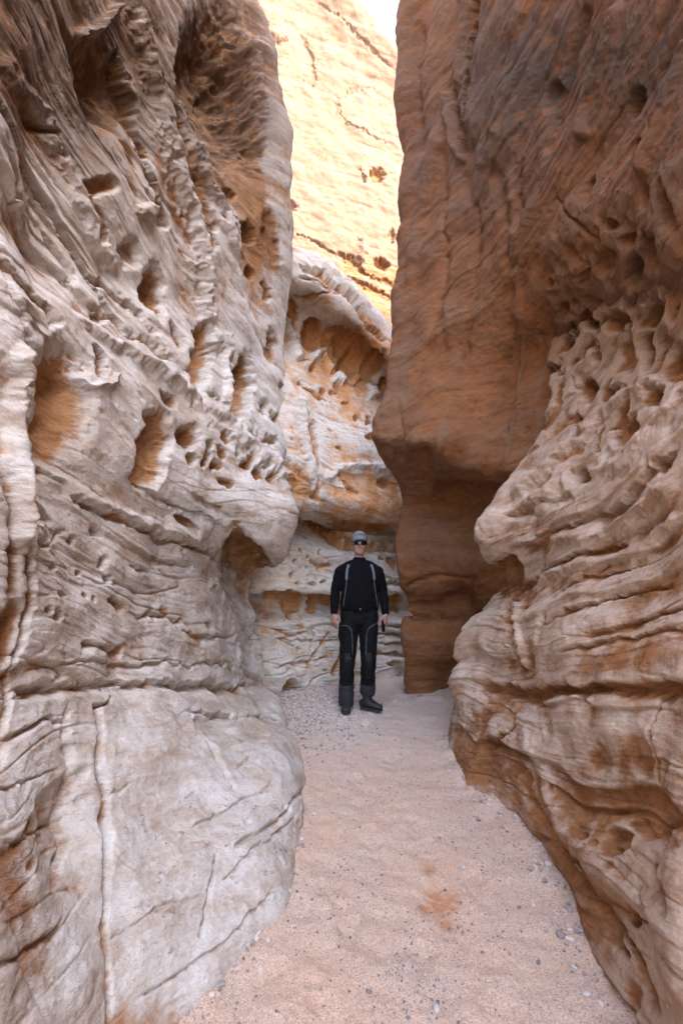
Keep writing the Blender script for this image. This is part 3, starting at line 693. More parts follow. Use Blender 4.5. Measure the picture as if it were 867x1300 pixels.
def cF(u, v, X, Y, Z, S): return -0.5 * sstep(300, 350, v) - 0.4 * blob(u, v, 480, 222, 18, 16)
rock_wall('rock_wall', net, M_FAR, FF, 'sunlit cream sandstone cliff rising far behind the buttress up to the sky',
          seed=5, flip=False, crust0=0.95, crust_shading_fn=cF, pitting=0, px=1.5, wobble=2, big=0.9, strata=0.4, rough=0.0, fiss=0.7)

# ------------------------------------------------------------------ the sandy floor
def nonuni(segs):
    out = []
    for a, b, n in segs: out.append(np.linspace(a, b, n, endpoint=False))
    return np.concatenate(out + [[segs[-1][1]]])
gx = nonuni([(-90, -3, 14), (-3, -1.3, 20), (-1.3, 1.5, 420), (1.5, 3.2, 20), (3.2, 90, 14)])
gy = np.concatenate([np.linspace(-60, -2, 12, endpoint=False), np.linspace(-2, 1.1, 40, endpoint=False), 1.1 * (7.4 / 1.1) ** (np.arange(620) / 620), np.linspace(7.4, 12, 30, endpoint=False), np.linspace(12, 90, 14)])
GX, GY = np.meshgrid(gx, gy)
GX = GX.astype(np.float32); GY = GY.astype(np.float32)
CONTACT = ([FP(230,1320), FP(310,1205), FP(356,1130), FP(387,1035), FP(373,950), FP(355,892)], [FP(560,930), FP(586,998), FP(640,1035), FP(680,1090), FP(718,1180), FP(780,1315)], [FP(512,884), FP(560,892)])
PRINTS = [(.02, 2.15, .2), (.30, 2.0, -.1), (.16, 2.75, .1), (.42, 2.95, -.2), (.10, 3.5, .1), (.38, 3.9, -.1), (.02, 4.2, .25), (-.05, 1.75, .3), (.52, 1.75, -.3), (.22, 4.6, 0), (.62, 2.45, -.5)]
def floor_z(x, y):
    x = np.asarray(x, np.float32); y = np.asarray(y, np.float32); o = np.zeros_like(x)
    z = 0.014 * fbm(x * 1.6, y * 1.6, o, 3) + 0.007 * fbm(x * 7, y * 7, o + 3, 3) * 1.3
    # ripples of trampled sand and old, worn footprints
    d, rv = worley(x * 3.4 + 5, y * 3.0, o + 0.5)
    z = z - 0.010 * (1 - sstep(0.12, 0.42, d)) * (rv > 0.35)
    # sand banked against the rock
    z = z + 0.09 * sstep(0.55, 1.25, np.abs(x - 0.18)) * sstep(8, 5, y)
    # sand banked in a soft rim along the foot of each wall
    for ln in CONTACT:
        dm = np.full(x.shape, 9.0, np.float32)
        for a_, b_ in zip(ln[:-1], ln[1:]):
            ax, ay = a_[0], a_[1]; dx, dy = b_[0] - ax, b_[1] - ay
            t_ = np.clip(((x - ax) * dx + (y - ay) * dy) / (dx * dx + dy * dy), 0, 1)
            dm = np.minimum(dm, np.hypot(x - ax - t_ * dx, y - ay - t_ * dy))
        z = z + 0.035 * np.exp(-(dm / 0.085) ** 2) * (0.6 + 0.8 * pn(x * 4, y * 4, o + 8))
    # a few worn boot prints down the middle
    for fx, fy, fa in PRINTS:
        c_, s_ = math.cos(fa), math.sin(fa); p = (x - fx) * c_ + (y - fy) * s_; q = -(x - fx) * s_ + (y - fy) * c_
        r = np.sqrt((p / .055) ** 2 + (q / .15) ** 2) + .35 * pn(x * 14, y * 14, o)
        z = z - 0.013 * (1 - sstep(.3, 1.05, r)) + 0.003 * np.exp(-((r - 1.25) / .25) ** 2)
    # gravel heap left of the man
    z = z + 0.06 * np.exp(-(((x + 0.33) / 0.28) ** 2 + ((y - 5.7) / 0.7) ** 2))
    return z
GZ = floor_z(GX, GY)
GZ = GZ + 0.0022 * fbm(GX * 60, GY * 60, GX * 0, 2)
# the fresh scuff where someone kicked up redder sand
sc_c = [FP(545, 1102), FP(552, 1135), FP(560, 1148), FP(566, 1170), FP(572, 1142), FP(540, 1150)]
scuff = np.zeros_like(GX)
for p, r in zip(sc_c, (.028, .045, .05, .03, .04, .03)):
    scuff = np.maximum(scuff, np.exp(-(((GX - p[0]) / r) ** 2 + ((GY - p[1]) / (r * 1.5)) ** 2)))
scuff = np.clip(scuff * (1.1 + 0.9 * pn(GX * 30, GY * 30, GX * 0)), 0, 1)
GZ = GZ - 0.012 * scuff
grey = np.exp(-(((GX + 0.25) / 0.5) ** 2 + ((GY - 5.6) / 1.1) ** 2)) + 0.35 * sstep(3.2, 5, GY)

def floor_mat():
    m, n, b = new_mat('pink_sand')
    L = n.links.new; N = n.nodes.new
    tc = N('ShaderNodeTexCoord')
    def noise(s, d=5, r=.6):
        t = N('ShaderNodeTexNoise'); t.inputs['Scale'].default_value = s; t.inputs['Detail'].default_value = d; t.inputs['Roughness'].default_value = r
        L(tc.outputs['Object'], t.inputs['Vector']); return t.outputs[0]
    def ramp(f, lo, hi):
        x = N('ShaderNodeMapRange'); x.inputs[1].default_value = lo; x.inputs[2].default_value = hi; L(f, x.inputs[0]); return x.outputs[0]
    def mix(f, a, c):
        x = N('ShaderNodeMix'); x.data_type = 'RGBA'; L(f, x.inputs[0])
        for i, q in ((6, a), (7, c)):
            if isinstance(q, tuple): x.inputs[i].default_value = (*q, 1)
            else: L(q, x.inputs[i])
        return x.outputs[2]
    def attr(k):
        x = N('ShaderNodeAttribute'); x.attribute_name = k; return x.outputs['Fac']
    c = mix(ramp(noise(3, 5), .35, .65), (0.62, 0.415, 0.295), (0.58, 0.44, 0.34))
    c = mix(ramp(noise(160, 3, .8), .42, .66), c, (0.30, 0.22, 0.17))
    v = N('ShaderNodeTexVoronoi'); v.inputs['Scale'].default_value = 120; L(tc.outputs['Object'], v.inputs['Vector'])
    sp = N('ShaderNodeSeparateColor'); L(v.outputs['Color'], sp.inputs[0])
    gr = N('ShaderNodeMath'); gr.operation = 'MULTIPLY'; L(ramp(v.outputs['Distance'], .34, .26), gr.inputs[0]); L(ramp(sp.outputs[0], .66, .70), gr.inputs[1])
    c = mix(gr.outputs[0], c, mix(sp.outputs[1], (0.13, 0.12, 0.12), (0.40, 0.35, 0.32)))
    c = mix(attr('grey'), c, mix(ramp(noise(90, 3, .7), .4, .6), (0.38, 0.36, 0.34), (0.56, 0.53, 0.50)))
    c = mix(attr('scuff'), c, (0.45, 0.225, 0.115))
    L(c, b.inputs['Base Color']); b.inputs['Roughness'].default_value = 0.95; b.inputs['Specular IOR Level'].default_value = 0.15
    bp = N('ShaderNodeBump'); bp.inputs['Strength'].default_value = .7; bp.inputs['Distance'].default_value = .006
    L(noise(120, 4, .75), bp.inputs['Height']); L(bp.outputs[0], b.inputs['Normal'])
    return m
fl = mesh_obj('ground', np.stack([GX, GY, GZ], -1), grid_faces(*GX.shape), floor_mat(), attrs={'scuff': scuff, 'grey': np.clip(grey * 0.75, 0, 1)})
tag(fl, 'pinkish trampled sand floor of the slot canyon', None, None, 'structure')

# gravel: countless small stones
bm = bmesh.new(); bmesh.ops.create_icosphere(bm, subdivisions=1, radius=1)
ico_v = np.array([v.co[:] for v in bm.verts]); ico_f = np.array([[v.index for v in f.verts] for f in bm.faces]); bm.free()
bm = bmesh.new(); bmesh.ops.create_icosphere(bm, subdivisions=2, radius=1)
ico2_v = np.array([v.co[:] for v in bm.verts]); ico2_f = np.array([[v.index for v in f.verts] for f in bm.faces]); bm.free()
rs = np.random.RandomState(11)
def stones(xy, rad, name, mat, base_v=ico_v, base_f=ico_f):
    n = len(xy)
    z = floor_z(xy[:, 0], xy[:, 1])
    a = rs.rand(n) * 6.28
    scl = np.stack([rad * rs.uniform(.8, 1.4, n), rad * rs.uniform(.7, 1.1, n), rad * rs.uniform(.4, .8, n)], -1)
    v = base_v[None] * (1 + rs.uniform(-.22, .22, (n, len(base_v), 1))) * scl[:, None]
    x = v[..., 0] * np.cos(a)[:, None] - v[..., 1] * np.sin(a)[:, None]
    y = v[..., 0] * np.sin(a)[:, None] + v[..., 1] * np.cos(a)[:, None]
    v = np.stack([x + xy[:, :1], y + xy[:, 1:], v[..., 2] + (z + scl[:, 2] * .25)[:, None]], -1)
    f = base_f[None] + (np.arange(n) * len(base_v))[:, None, None]
    tone = np.repeat(np.clip(rs.rand(n) * 0.8 + np.where(xy[:, 1] > 4.6, .28, np.where(np.arange(n) > 20000, .3, 0.08)), 0, 1), len(base_v))
    return mesh_obj(name, v, f.reshape(-1, 3), mat, attrs={'tone': tone}, smooth=False)
def gravel_mat():
    m, n, b = new_mat('gravel_stone')
    a = n.nodes.new('ShaderNodeAttribute'); a.attribute_name = 'tone'
    r = n.nodes.new('ShaderNodeValToRGB')
    r.color_ramp.elements[0].color = (.09, .085, .085, 1); r.color_ramp.elements[1].color = (.52, .44, .38, 1)
    e = r.color_ramp.elements.new(.45); e.color = (.25, .22, .21, 1)
    e = r.color_ramp.elements.new(.7); e.color = (.42, .30, .22, 1)
    n.links.new(a.outputs['Fac'], r.inputs[0]); n.links.new(r.outputs[0], b.inputs['Base Color']); b.inputs['Roughness'].default_value = .85
    return m
GM = gravel_mat()
n1 = 15000
yy_ = 1.3 * (6.6 / 1.3) ** rs.rand(n1 * 2); xx_ = rs.uniform(-.9, 1.25, n1 * 2)
keep = rs.rand(n1 * 2) < (0.25 + 0.75 * sstep(-.1, .5, pn(xx_ * 2.2, yy_ * 2.2, xx_ * 0 + 4)))
xy1 = np.stack([xx_, yy_], -1)[keep][:n1]
r1_ = 0.0020 + 0.0050 * rs.rand(len(xy1)) ** 4
n2 = 7500
xy2 = np.stack([rs.normal(-.32, .27, n2), rs.normal(5.6, .62, n2)], -1)
r2_ = 0.006 + 0.010 * rs.rand(n2) ** 2
con = []
for line in CONTACT:
    for a_, b_ in zip(line[:-1], line[1:]):
        t_ = rs.rand(150)[:, None]; con.append(np.array(a_[:2]) * (1 - t_) + np.array(b_[:2]) * t_ + rs.normal(0, .045, (150, 2)))
xy3 = np.concatenate(con); r3_ = 0.0025 + 0.016 * rs.rand(len(xy3)) ** 7
xy = np.concatenate([xy1, xy2, xy3]); rr_ = np.concatenate([r1_, r2_, r3_])
g = stones(xy, rr_, 'gravel', GM)
tag(g, 'fine grey gravel strewn over the sand and heaped left of the man', None, None, 'stuff')

# the larger loose stones one can pick out
PEB = [(607,1039,.012,'dark flat stone lying right of centre on the open sand'), (588,1102,.012,'pale grey stone beside the red scuff in the sand'),
       (644,1062,.008,'small dark pebble on the sand halfway along the foot of the right wall'), (659,1154,.009,'small dark pebble level with the slit low in the right wall, nearest that wall'), (729,1239,.010,'dark pebble on the sand near the bottom right, between two paler ones'), (745,1275,.014,'pale stone nearest the camera by the foot of the right wall'), (554,1280,.013,'pale flat stone at the bottom edge of the sand'),
       (468,1261,.009,'small dark stone at the bottom left of the sand'), (683,1223,.009,'small dark pebble in the lower right of the sand, apart from the others'), (526,938,.010,'dark pebble just in front of the man\'s feet, farthest from the camera'), (458,1082,.006,'tiny dark pebble closest to the pale slab on the left'), (574,1069,.007,'tiny dark pebble on the open sand above the red scuff')]
pm = simple_mat('pebble_grey', (.17, .16, .16), .8, .35, 60); pm2 = simple_mat('pebble_pale', (.46, .42, .39), .8, .25, 60)
for i, (px, py, r, lab) in enumerate(PEB):
    p = FP(px, py)
    v = ico2_v * (1 + 0.16 * pn(ico2_v[:, 0] * 1.5 + i * 3, ico2_v[:, 1] * 1.5, ico2_v[:, 2] * 1.5))[:, None] * np.array([r * 1.3, r * .85, r * .55])
    o = mesh_obj('pebble', v, ico2_f, pm2 if lab and 'pale' in lab else pm)
    o.location = (p[0], p[1], float(floor_z(np.array([p[0]]), np.array([p[1]]))[0]) + r * .3)
    o.rotation_euler = (0, 0, i * 1.3)
    tag(o, lab or 'small dark grey pebble lying loose on the pink sand', 'pebble', 'loose pebbles on the sand')

# ------------------------------------------------------------------ the man
from mathutils.bvhtree import BVHTree

def loft(secs, n=20, cap=True):
    """secs: (centre, rx, ry[, axis]) rings; returns closed verts, faces. Ring plane is square to the path."""
    V_, F_ = [], []
    cs = [Vector(s_[0]) for s_ in secs]
    for i, s_ in enumerate(secs):
        a = cs[max(i - 1, 0)]; b = cs[min(i + 1, len(cs) - 1)]
        d = (b - a).normalized()
        side = s_[3] if len(s_) > 3 else Vector((1, 0, 0))
        side = Vector(side); side = (side - d * side.dot(d)).normalized(); fw = d.cross(side)
        for k in range(n):
            t = 2 * math.pi * k / n
            V_.append(cs[i] + side * (s_[1] * math.cos(t)) + fw * (s_[2] * math.sin(t)))
    for i in range(len(secs) - 1):
        for k in range(n):
            k2 = (k + 1) % n
            F_.append((i * n + k, i * n + k2, (i + 1) * n + k2, (i + 1) * n + k))
    if cap:
        F_.append(tuple(range(n - 1, -1, -1))); F_.append(tuple((len(secs) - 1) * n + k for k in range(n)))
    return V_, F_

def rounded(secs):
    """adds small rings so both ends close round"""
    a, b = secs[0], secs[-1]
    ca, cb = Vector(a[0]), Vector(b[0]); da = (ca - Vector(secs[1][0])).normalized(); db = (cb - Vector(secs[-2][0])).normalized()
    pre, post = [], []
    for t in (80, 60, 35):
        s_, c_ = math.sin(R(t)), math.cos(R(t))
        pre.append((ca + da * min(a[1], a[2]) * s_, a[1] * c_ + .0005, a[2] * c_ + .0005, *a[3:]))
        post.insert(0, (cb + db * min(b[1], b[2]) * s_, b[1] * c_ + .0005, b[2] * c_ + .0005, *b[3:]))
    return pre + list(secs) + post

def ball(c, rx, ry, rz, n=16):
    bm = bmesh.new(); bmesh.ops.create_uvsphere(bm, u_segments=n, v_segments=n // 2 + 2, radius=1)
    V_ = [Vector((c[0] + v.co.x * rx, c[1] + v.co.y * ry, c[2] + v.co.z * rz)) for v in bm.verts]
    F_ = [tuple(v.index for v in f.verts) for f in bm.faces]; bm.free()
    return V_, F_

def fused(name, prims, voxel, mat, parent, smooth=4, fold=0.0, fold_s=(14, 14, 9), cut=None):
    vs, fs = [], []
    for V_, F_ in prims:
        b = len(vs); vs += V_; fs += [tuple(i + b for i in f) for f in F_]
    me = bpy.data.meshes.new(name); me.from_pydata([tuple(v) for v in vs], [], fs)
    tmp = bpy.data.objects.new('tmp', me); C.objects.link(tmp)
    if voxel:
        r = tmp.modifiers.new('r', 'REMESH'); r.mode = 'VOXEL'; r.voxel_size = voxel
    if smooth:
        s_ = tmp.modifiers.new('s', 'SMOOTH'); s_.factor = 0.5; s_.iterations = smooth
    dg = bpy.context.evaluated_depsgraph_get()
    me2 = bpy.data.meshes.new_from_object(tmp.evaluated_get(dg))
    bpy.data.objects.remove(tmp)
    me2.name = name
    if fold:
        n = len(me2.vertices); co = np.empty(n * 3, np.float32); no = np.empty(n * 3, np.float32)
        me2.vertices.foreach_get('co', co); me2.vertices.foreach_get('normal', no)
        co = co.reshape(-1, 3); no = no.reshape(-1, 3)
        q = co * np.array(fold_s, np.float32)
        f1 = 1 - 2 * np.abs(pn(q[:, 0] + q[:, 2] * .5, q[:, 1], q[:, 2])); f2 = pn(q[:, 0] * 2.2, q[:, 1] * 2.2, q[:, 2] * 2.6 + 4)
        co += no * ((f1 * 0.7 + f2 * 0.4) * fold)[:, None]
        me2.vertices.foreach_set('co', co.ravel())
    if cut:
        bm = bmesh.new(); bm.from_mesh(me2); bmesh.ops.delete(bm, geom=[v for v in bm.verts if cut(v.co)], context='VERTS'); bm.to_mesh(me2); bm.free()
    me2.polygons.foreach_set('use_smooth', np.full(len(me2.polygons), True))
    me2.materials.clear(); me2.materials.append(mat)
    o = bpy.data.objects.new(name, me2); C.objects.link(o)
    if parent: o.parent = parent
    return o

def bvh(o): return BVHTree.FromPolygons([v.co.copy() for v in o.data.vertices], [tuple(p.vertices) for p in o.data.polygons])

def drape(trees, pts, rad, name, mat, parent, flat=0.5, front=True, sub=8):
    """a strip lying on the clothes along (x, z) points"""
    P_ = []
    for a, b in zip(pts[:-1], pts[1:]):
        for k in range(sub): P_.append((a[0] + (b[0] - a[0]) * k / sub, a[1] + (b[1] - a[1]) * k / sub))
    P_.append(pts[-1]); secs = []
    for x, z in P_:
        best = None
        for t in trees:
            h = t.ray_cast(Vector((x, -1 if front else 1, z)), Vector((0, 1 if front else -1, 0)))
            if h[0] is not None and (best is None or (h[0].y < best[0].y) == front): best = h
        if best is None: continue
        secs.append((best[0] + best[1] * rad * flat * .4, rad, rad * flat))
    if len(secs) < 2: return None
    out = []
    for i, s_ in enumerate(secs):
        a = secs[max(0, i - 1)][0]; b = secs[min(len(secs) - 1, i + 1)][0]; d = (b - a).normalized()
        sd = d.cross(Vector((0, -1, 0)))
        out.append((s_[0], s_[1], s_[2], sd))
    V_, F_ = loft(out, 8)
    me = bpy.data.meshes.new(name); me.from_pydata([tuple(v) for v in V_], [], F_); me.materials.append(mat)
    me.polygons.foreach_set('use_smooth', np.full(len(me.polygons), True))
    o = bpy.data.objects.new(name, me); C.objects.link(o); o.parent = parent
    return o

skin = simple_mat('skin', (0.33, 0.175, 0.13), .5, .12, 25); skin.node_tree.nodes['Principled BSDF'].inputs['Subsurface Weight'].default_value = .08
black = simple_mat('black_knit', (.0035, .0035, .0042), .9, .3, 120, bump=.5, spec=.12)
black2 = simple_mat('black_textile', (.005, .005, .0055), .85, .3, 90, bump=.5, spec=.15)
pad = simple_mat('black_padding', (.0025, .0025, .003), .55, .2, 60, spec=.2)
greyc = simple_mat('grey_cloth', (.015, .015, .016), .8, .25, 80, bump=.3)
reflect = simple_mat('grey_piping', (.035, .035, .037), .5, .1, 50)
bootm = simple_mat('worn_leather', (.016, .0155, .015), .65, .35, 40, bump=.3)
solem = simple_mat('rubber_sole', (.02, .02, .02), .8, .2, 40)
capm = simple_mat('cap_cloth', (.15, .155, .155), .85, .12, 60); capd = simple_mat('cap_mesh', (.07, .075, .08), .85, .2, 140)
lens = simple_mat('dark_lens', (.006, .006, .008), .07, .0, 5, spec=.9)
strapm = simple_mat('pale_strap', (.11, .125, .135), .7, .2, 60); metal = simple_mat('metal', (.6, .6, .6), .3, .1, 30, metallic=1)
hairm = simple_mat('dark_hair', (.03, .02, .015), .7, .3, 120); packm = simple_mat('pack_cloth', (.03, .032, .036), .8, .25, 60)

MX, MY = (456 - CX) / FPX * 5.10, 5.09
MZ = float(floor_z(np.array([MX]), np.array([MY]))[0]) + .012
man = bpy.data.objects.new('person', None); C.objects.link(man); man.location = (MX, MY, MZ); man.rotation_euler = (0, 0, R(5))
tag(man, 'man in black clothes, grey cap and dark sunglasses standing on the sand', 'person')

LS, LE, LW = Vector((-.190, .01, 1.395)), Vector((-.246, .035, 1.185)), Vector((-.264, -.01, .955))
RS_, RE, RW = Vector((.190, .01, 1.395)), Vector((.250, .045, 1.185)), Vector((.262, -.045, .950))
LH, LK, LA = Vector((-.095, .01, .93)), Vector((-.128, -.015, .50)), Vector((-.138, .02, .09))
RH, RK, RA = Vector((.090, .01, .93)), Vector((.085, -.02, .50)), Vector((.080, .03, .09))

def lerp(a, b, t): return a + (b - a) * t
def limb(a, b, rs_, k=1.0, flat=1.0):
    n = len(rs_); return [(lerp(a, b, i / (n - 1)), r * k, r * k * flat) for i, r in enumerate(rs_)]

def hand(wr, w, n, curl, reach=1.0, grip=False):
    """palm, four fingers and thumb hanging from the wrist. w: pinky->index, n: the way the palm faces"""
    w = Vector(w).normalized(); n = Vector(n).normalized(); dn = Vector((0, 0, -1))
    pr = [loft(rounded([(wr + dn * -.03, .027, .021, w), (wr + dn * .01, .028, .019, w), (wr + dn * .045, .039, .016, w), (wr + dn * .085, .041, .014, w)]), 14)]
    for off, ln, rr, c in ((.030, .072, .0088, .8), (.0105, .080, .0090, 1.0), (-.0095, .074, .0086, 1.1), (-.0285, .058, .0078, 1.25)):
        p = wr + dn * .078 + w * off; d = dn.copy(); ang = 0; secs = [(p, rr, rr, w)]
        for j, (fr, ca) in enumerate(((.45, .35), (.30, .55), (.25, .45))):
            ang += ca * c * curl
            d = (dn * math.cos(ang) + n * math.sin(ang) + w * off * 1.2).normalized()
            p = p + d * ln * fr; secs.append((p, rr * (1 - .08 * j), rr * (1 - .08 * j), w))
        pr.append(loft(rounded(secs), 10))
    p = wr + dn * .02 + w * .030 + n * .008; secs = [(p, .013, .012, n)]
    for d, l, r in (((dn * .75 + w * .55 + n * .35), .038, .0125), ((dn * .9 + w * .15 + n * .45 * (1 + grip)), .030, .0105), ((dn * .9 - w * .05 + n * .5 * (1 + grip)), .024, .0092)):
        p = p + d.normalized() * l; secs.append((p, r, r, n))
    pr.append(loft(rounded(secs), 10))
    return pr

hc = Vector((0, 0, 0))
prims = [
 ball((0, .012, 1.688), .074, .092, .098, 24), ball((0, -.012, 1.640), .066, .074, .085, 20), ball((0, -.034, 1.592), .050, .052, .042, 16), ball((0, -.058, 1.572), .022, .022, .018, 12),
 ball((0, -.060, 1.690), .052, .028, .020, 14), ball((-.034, -.058, 1.640), .024, .024, .026, 12), ball((.034, -.058, 1.640), .024, .024, .026, 12),
 loft(rounded([((0, -.074, 1.680), .009, .010), ((0, -.092, 1.655), .011, .012), ((0, -.101, 1.640), .014, .013)]), 10), ball((-.013, -.086, 1.636), .008, .010, .007, 10), ball((.013, -.086, 1.636), .008, .010, .007, 10),
 ball((0, -.078, 1.612), .023, .011, .006, 12), ball((0, -.076, 1.602), .020, .011, .006, 12),
 ball((-.077, .018, 1.655), .010, .020, .032, 12), ball((.077, .018, 1.655), .010, .020, .032, 12),
 loft(rounded([((0, .015, 1.42), .075, .070), ((0, .015, 1.50), .050, .054), ((0, .014, 1.58), .049, .054), ((0, .014, 1.63), .050, .056)]), 20),
 loft(rounded([((0, .02, .92), .130, .085), ((0, .01, 1.05), .140, .092), ((0, .01, 1.22), .140, .092), ((0, .01, 1.34), .145, .082), ((0, .015, 1.41), .09, .06)]), 24),
 loft(rounded(limb(LS, LE, [.040, .040, .037])), 14), loft(rounded(limb(LE, LW, [.037, .032, .027])), 14), loft(rounded(limb(RS_, RE, [.040, .040, .037])), 14), loft(rounded(limb(RE, RW, [.037, .032, .027])), 14),
 loft(rounded([(Vector((-.08, .015, 1.405)), .040, .04, Vector((0, 0, 1))), (LS + Vector((.02, 0, -.01)), .040, .040, Vector((0, 0, 1)))]), 12), loft(rounded([(Vector((.08, .015, 1.405)), .04, .04, Vector((0, 0, 1))), (RS_ + Vector((-.02, 0, -.01)), .040, .040, Vector((0, 0, 1)))]), 12),
 loft(rounded(limb(LH, LK, [.058, .050, .038])), 16), loft(rounded(limb(LK, LA, [.038, .038, .028])), 16), loft(rounded(limb(RH, RK, [.058, .050, .038])), 16), loft(rounded(limb(RK, RA, [.038, .038, .028])), 16),
 loft(rounded([(LA + Vector((0, .03, -.03)), .024, .024), (LA + Vector((0, -.05, -.04)), .026, .016), (LA + Vector((0, -.11, -.045)), .026, .010)]), 12),
 loft(rounded([(RA + Vector((-.02, .02, -.03)), .024, .024), (RA + Vector((.04, -.03, -.04)), .026, .016), (RA + Vector((.08, -.065, -.045)), .026, .010)]), 12),
]
prims += hand(LW, (.75, -.66, 0), (.66, .75, 0), .62) + hand(RW, (-.6, -.8, 0), (-.8, .5, 0), 1.15, grip=True)
fused('body', prims, .0038, skin, man, 5)

shirt = fused('shirt', [
 loft([((0, .012, .985), .188, .118), ((0, .0, 1.03), .196, .130), ((0, -.004, 1.10), .194, .138), ((0, .0, 1.20), .186, .130), ((0, .005, 1.30), .184, .120), ((0, .008, 1.38), .178, .108), ((0, .012, 1.44), .150, .088), ((0, .014, 1.478), .098, .074), ((0, .012, 1.50), .068, .066)], 28),
 loft([((0, .014, 1.45), .074, .070), ((0, .011, 1.49), .072, .068), ((0, .010, 1.528), .058, .060)], 20),
 loft(rounded([(Vector((-.03, .012, 1.465)), .052, .052, Vector((0, 0, 1))), (Vector((-.11, .012, 1.432)), .057, .060, Vector((0, 0, 1))), (Vector((-.172, .012, 1.400)), .056, .062, Vector((0, 0, 1)))]), 16),
 loft(rounded([(Vector((.03, .012, 1.465)), .052, .052, Vector((0, 0, 1))), (Vector((.11, .012, 1.432)), .057, .060, Vector((0, 0, 1))), (Vector((.172, .012, 1.400)), .056, .062, Vector((0, 0, 1)))]), 16),
 loft(limb(LS, LE, [.063, .060, .056, .051]), 16), loft(limb(LE, LW, [.051, .047, .040, .035]), 16), loft(limb(RS_, RE, [.063, .060, .056, .051]), 16), loft(limb(RE, RW, [.051, .047, .040, .035]), 16),
 ball(tuple(LE), .05, .054, .05), ball(tuple(RE), .05, .054, .05), ball((LS.x + .004, LS.y, LS.z - .012), .061, .062, .062), ball((RS_.x - .004, RS_.y, RS_.z - .012), .061, .062, .062),
], .006, black, man, 5, fold=.006, fold_s=(8, 8, 15))

def leg(h, k, a, foot):
    return [loft(rounded([(h + Vector((0, 0, .04)), .095, .112), (h, .102, .118), (lerp(h, k, .25), .098, .108), (lerp(h, k, .6), .086, .094), (k, .076, .084)]), 18),
            loft(rounded([(k, .076, .082), (lerp(k, a, .2), .074, .082), (lerp(k, a, .55), .072, .078), (lerp(k, a, .72), .068, .070)]), 18)]
tr = fused('trousers', [loft([((0, .014, .86), .175, .118), ((0, .012, .93), .186, .124), ((0, .01, .985), .182, .120), ((0, .008, 1.025), .180, .118)], 26)] + leg(LH, LK, LA, 0) + leg(RH, RK, RA, 0),
 .006, black2, man, 6, fold=.009, fold_s=(9, 9, 11))
T_tr = bvh(tr); T_sh = bvh(shirt)
for s_, hp, kn, an, low in ((-1, LH, LK, LA, .05), (1, RH, RK, RA, .155)):
    cuff = fused('trouser_cuff', [loft([(lerp(kn, an, .58), .076, .082), (lerp(kn, an, .75), .078, .084), (Vector((an.x, an.y - .005, low)), .074, .082)], 20)], .006, greyc, man, 4, fold=.005, fold_s=(10, 10, 22))
    fused('knee_pad', [loft(rounded([(kn + Vector((0, -.055, .07)), .058, .030), (kn + Vector((0, -.066, 0)), .062, .030), (kn + Vector((0, -.058, -.10)), .058, .028), (kn + Vector((0, -.05, -.17)), .050, .024)]), 16)], .006, pad, man, 4, fold=.002)
    c0 = kn.x
    drape([T_tr], [(c0 - s_ * -.075 * 1, .835), (c0 + s_ * .045, .845), (c0 + s_ * .01, .845), (c0 - s_ * .028, .815), (c0 - s_ * .04, .74), (c0 - s_ * .045, .55)] if s_ < 0 else [(c0 + .07, .86), (c0 + .04, .85), (c0 + .005, .83), (c0 - .022, .79), (c0 - .03, .70), (c0 - .035, .55)], .007, 'piping', reflect, man)
    drape([T_tr], [(c0 - .062, .535), (c0, .528), (c0 + .06, .533)], .006, 'piping', reflect, man)
    drape([T_tr], [(c0 + s_ * .10, .80), (c0 + s_ * .085, .66), (c0 + s_ * .07, .52)], .004, 'piping', greyc, man)
belt = fused('belt', [loft([((0, .008, 1.000), .190, .128), ((0, .008, 1.028), .190, .128)], 30)], 0, black2, man, 0)
b1_ = fused('buckle', [ball((-.008, -.125, 1.012), .010, .006, .008)], 0, metal, belt, 0)
fused('pocket_flap', [loft(rounded([((-.195, .0, .86), .016, .05), ((-.205, .0, .74), .018, .05), ((-.185, .0, .64), .010, .035)]), 12)], .006, black2, man, 3)
# boots
def boot(a, toe, low):
    toe = Vector(toe); sd = Vector((-toe.y, toe.x, 0))
    base = Vector((a.x, a.y, 0))
    b = fused('boot', [loft([(base + Vector((0, 0, .20)), .050, .056), (base + Vector((0, 0, .12)), .048, .054), (base + Vector((0, 0, .06)), .050, .058)], 16),
        loft(rounded([(base - toe * .055 + Vector((0, 0, .055)), .040, .040, sd), (base + toe * .03 + Vector((0, 0, .062)), .046, .044, sd), (base + toe * .10 + Vector((0, 0, .048)), .045, .030, sd), (base + toe * .145 + Vector((0, 0, .040)), .038, .023, sd)]), 16)],
        .005, bootm, man, 4, fold=.002, fold_s=(20, 20, 30))
    so = fused('sole', [loft(rounded([(base - toe * .065 + Vector((0, 0, .012)), .042, .014, sd), (base + toe * .02 + Vector((0, 0, .012)), .044, .013, sd), (base + toe * .11 + Vector((0, 0, .012)), .047, .013, sd), (base + toe * .155 + Vector((0, 0, .014)), .037, .013, sd)]), 14)], .004, solem, b, 2)
    for k in range(4):
        p = base + toe * (.045 + .018 * k) + Vector((0, 0, .110 - .011 * k))
        fused('lace', [loft([(p - sd * .022, .003, .003, (0, 0, 1)), (p + Vector((0, 0, .006)), .003, .003, (0, 0, 1)), (p + sd * .022, .003, .003, (0, 0, 1))], 6)], 0, greyc, b, 0)
boot(LA, (-.10, -.995, 0), 0)
boot(RA, (.80, -.60, 0), 0)
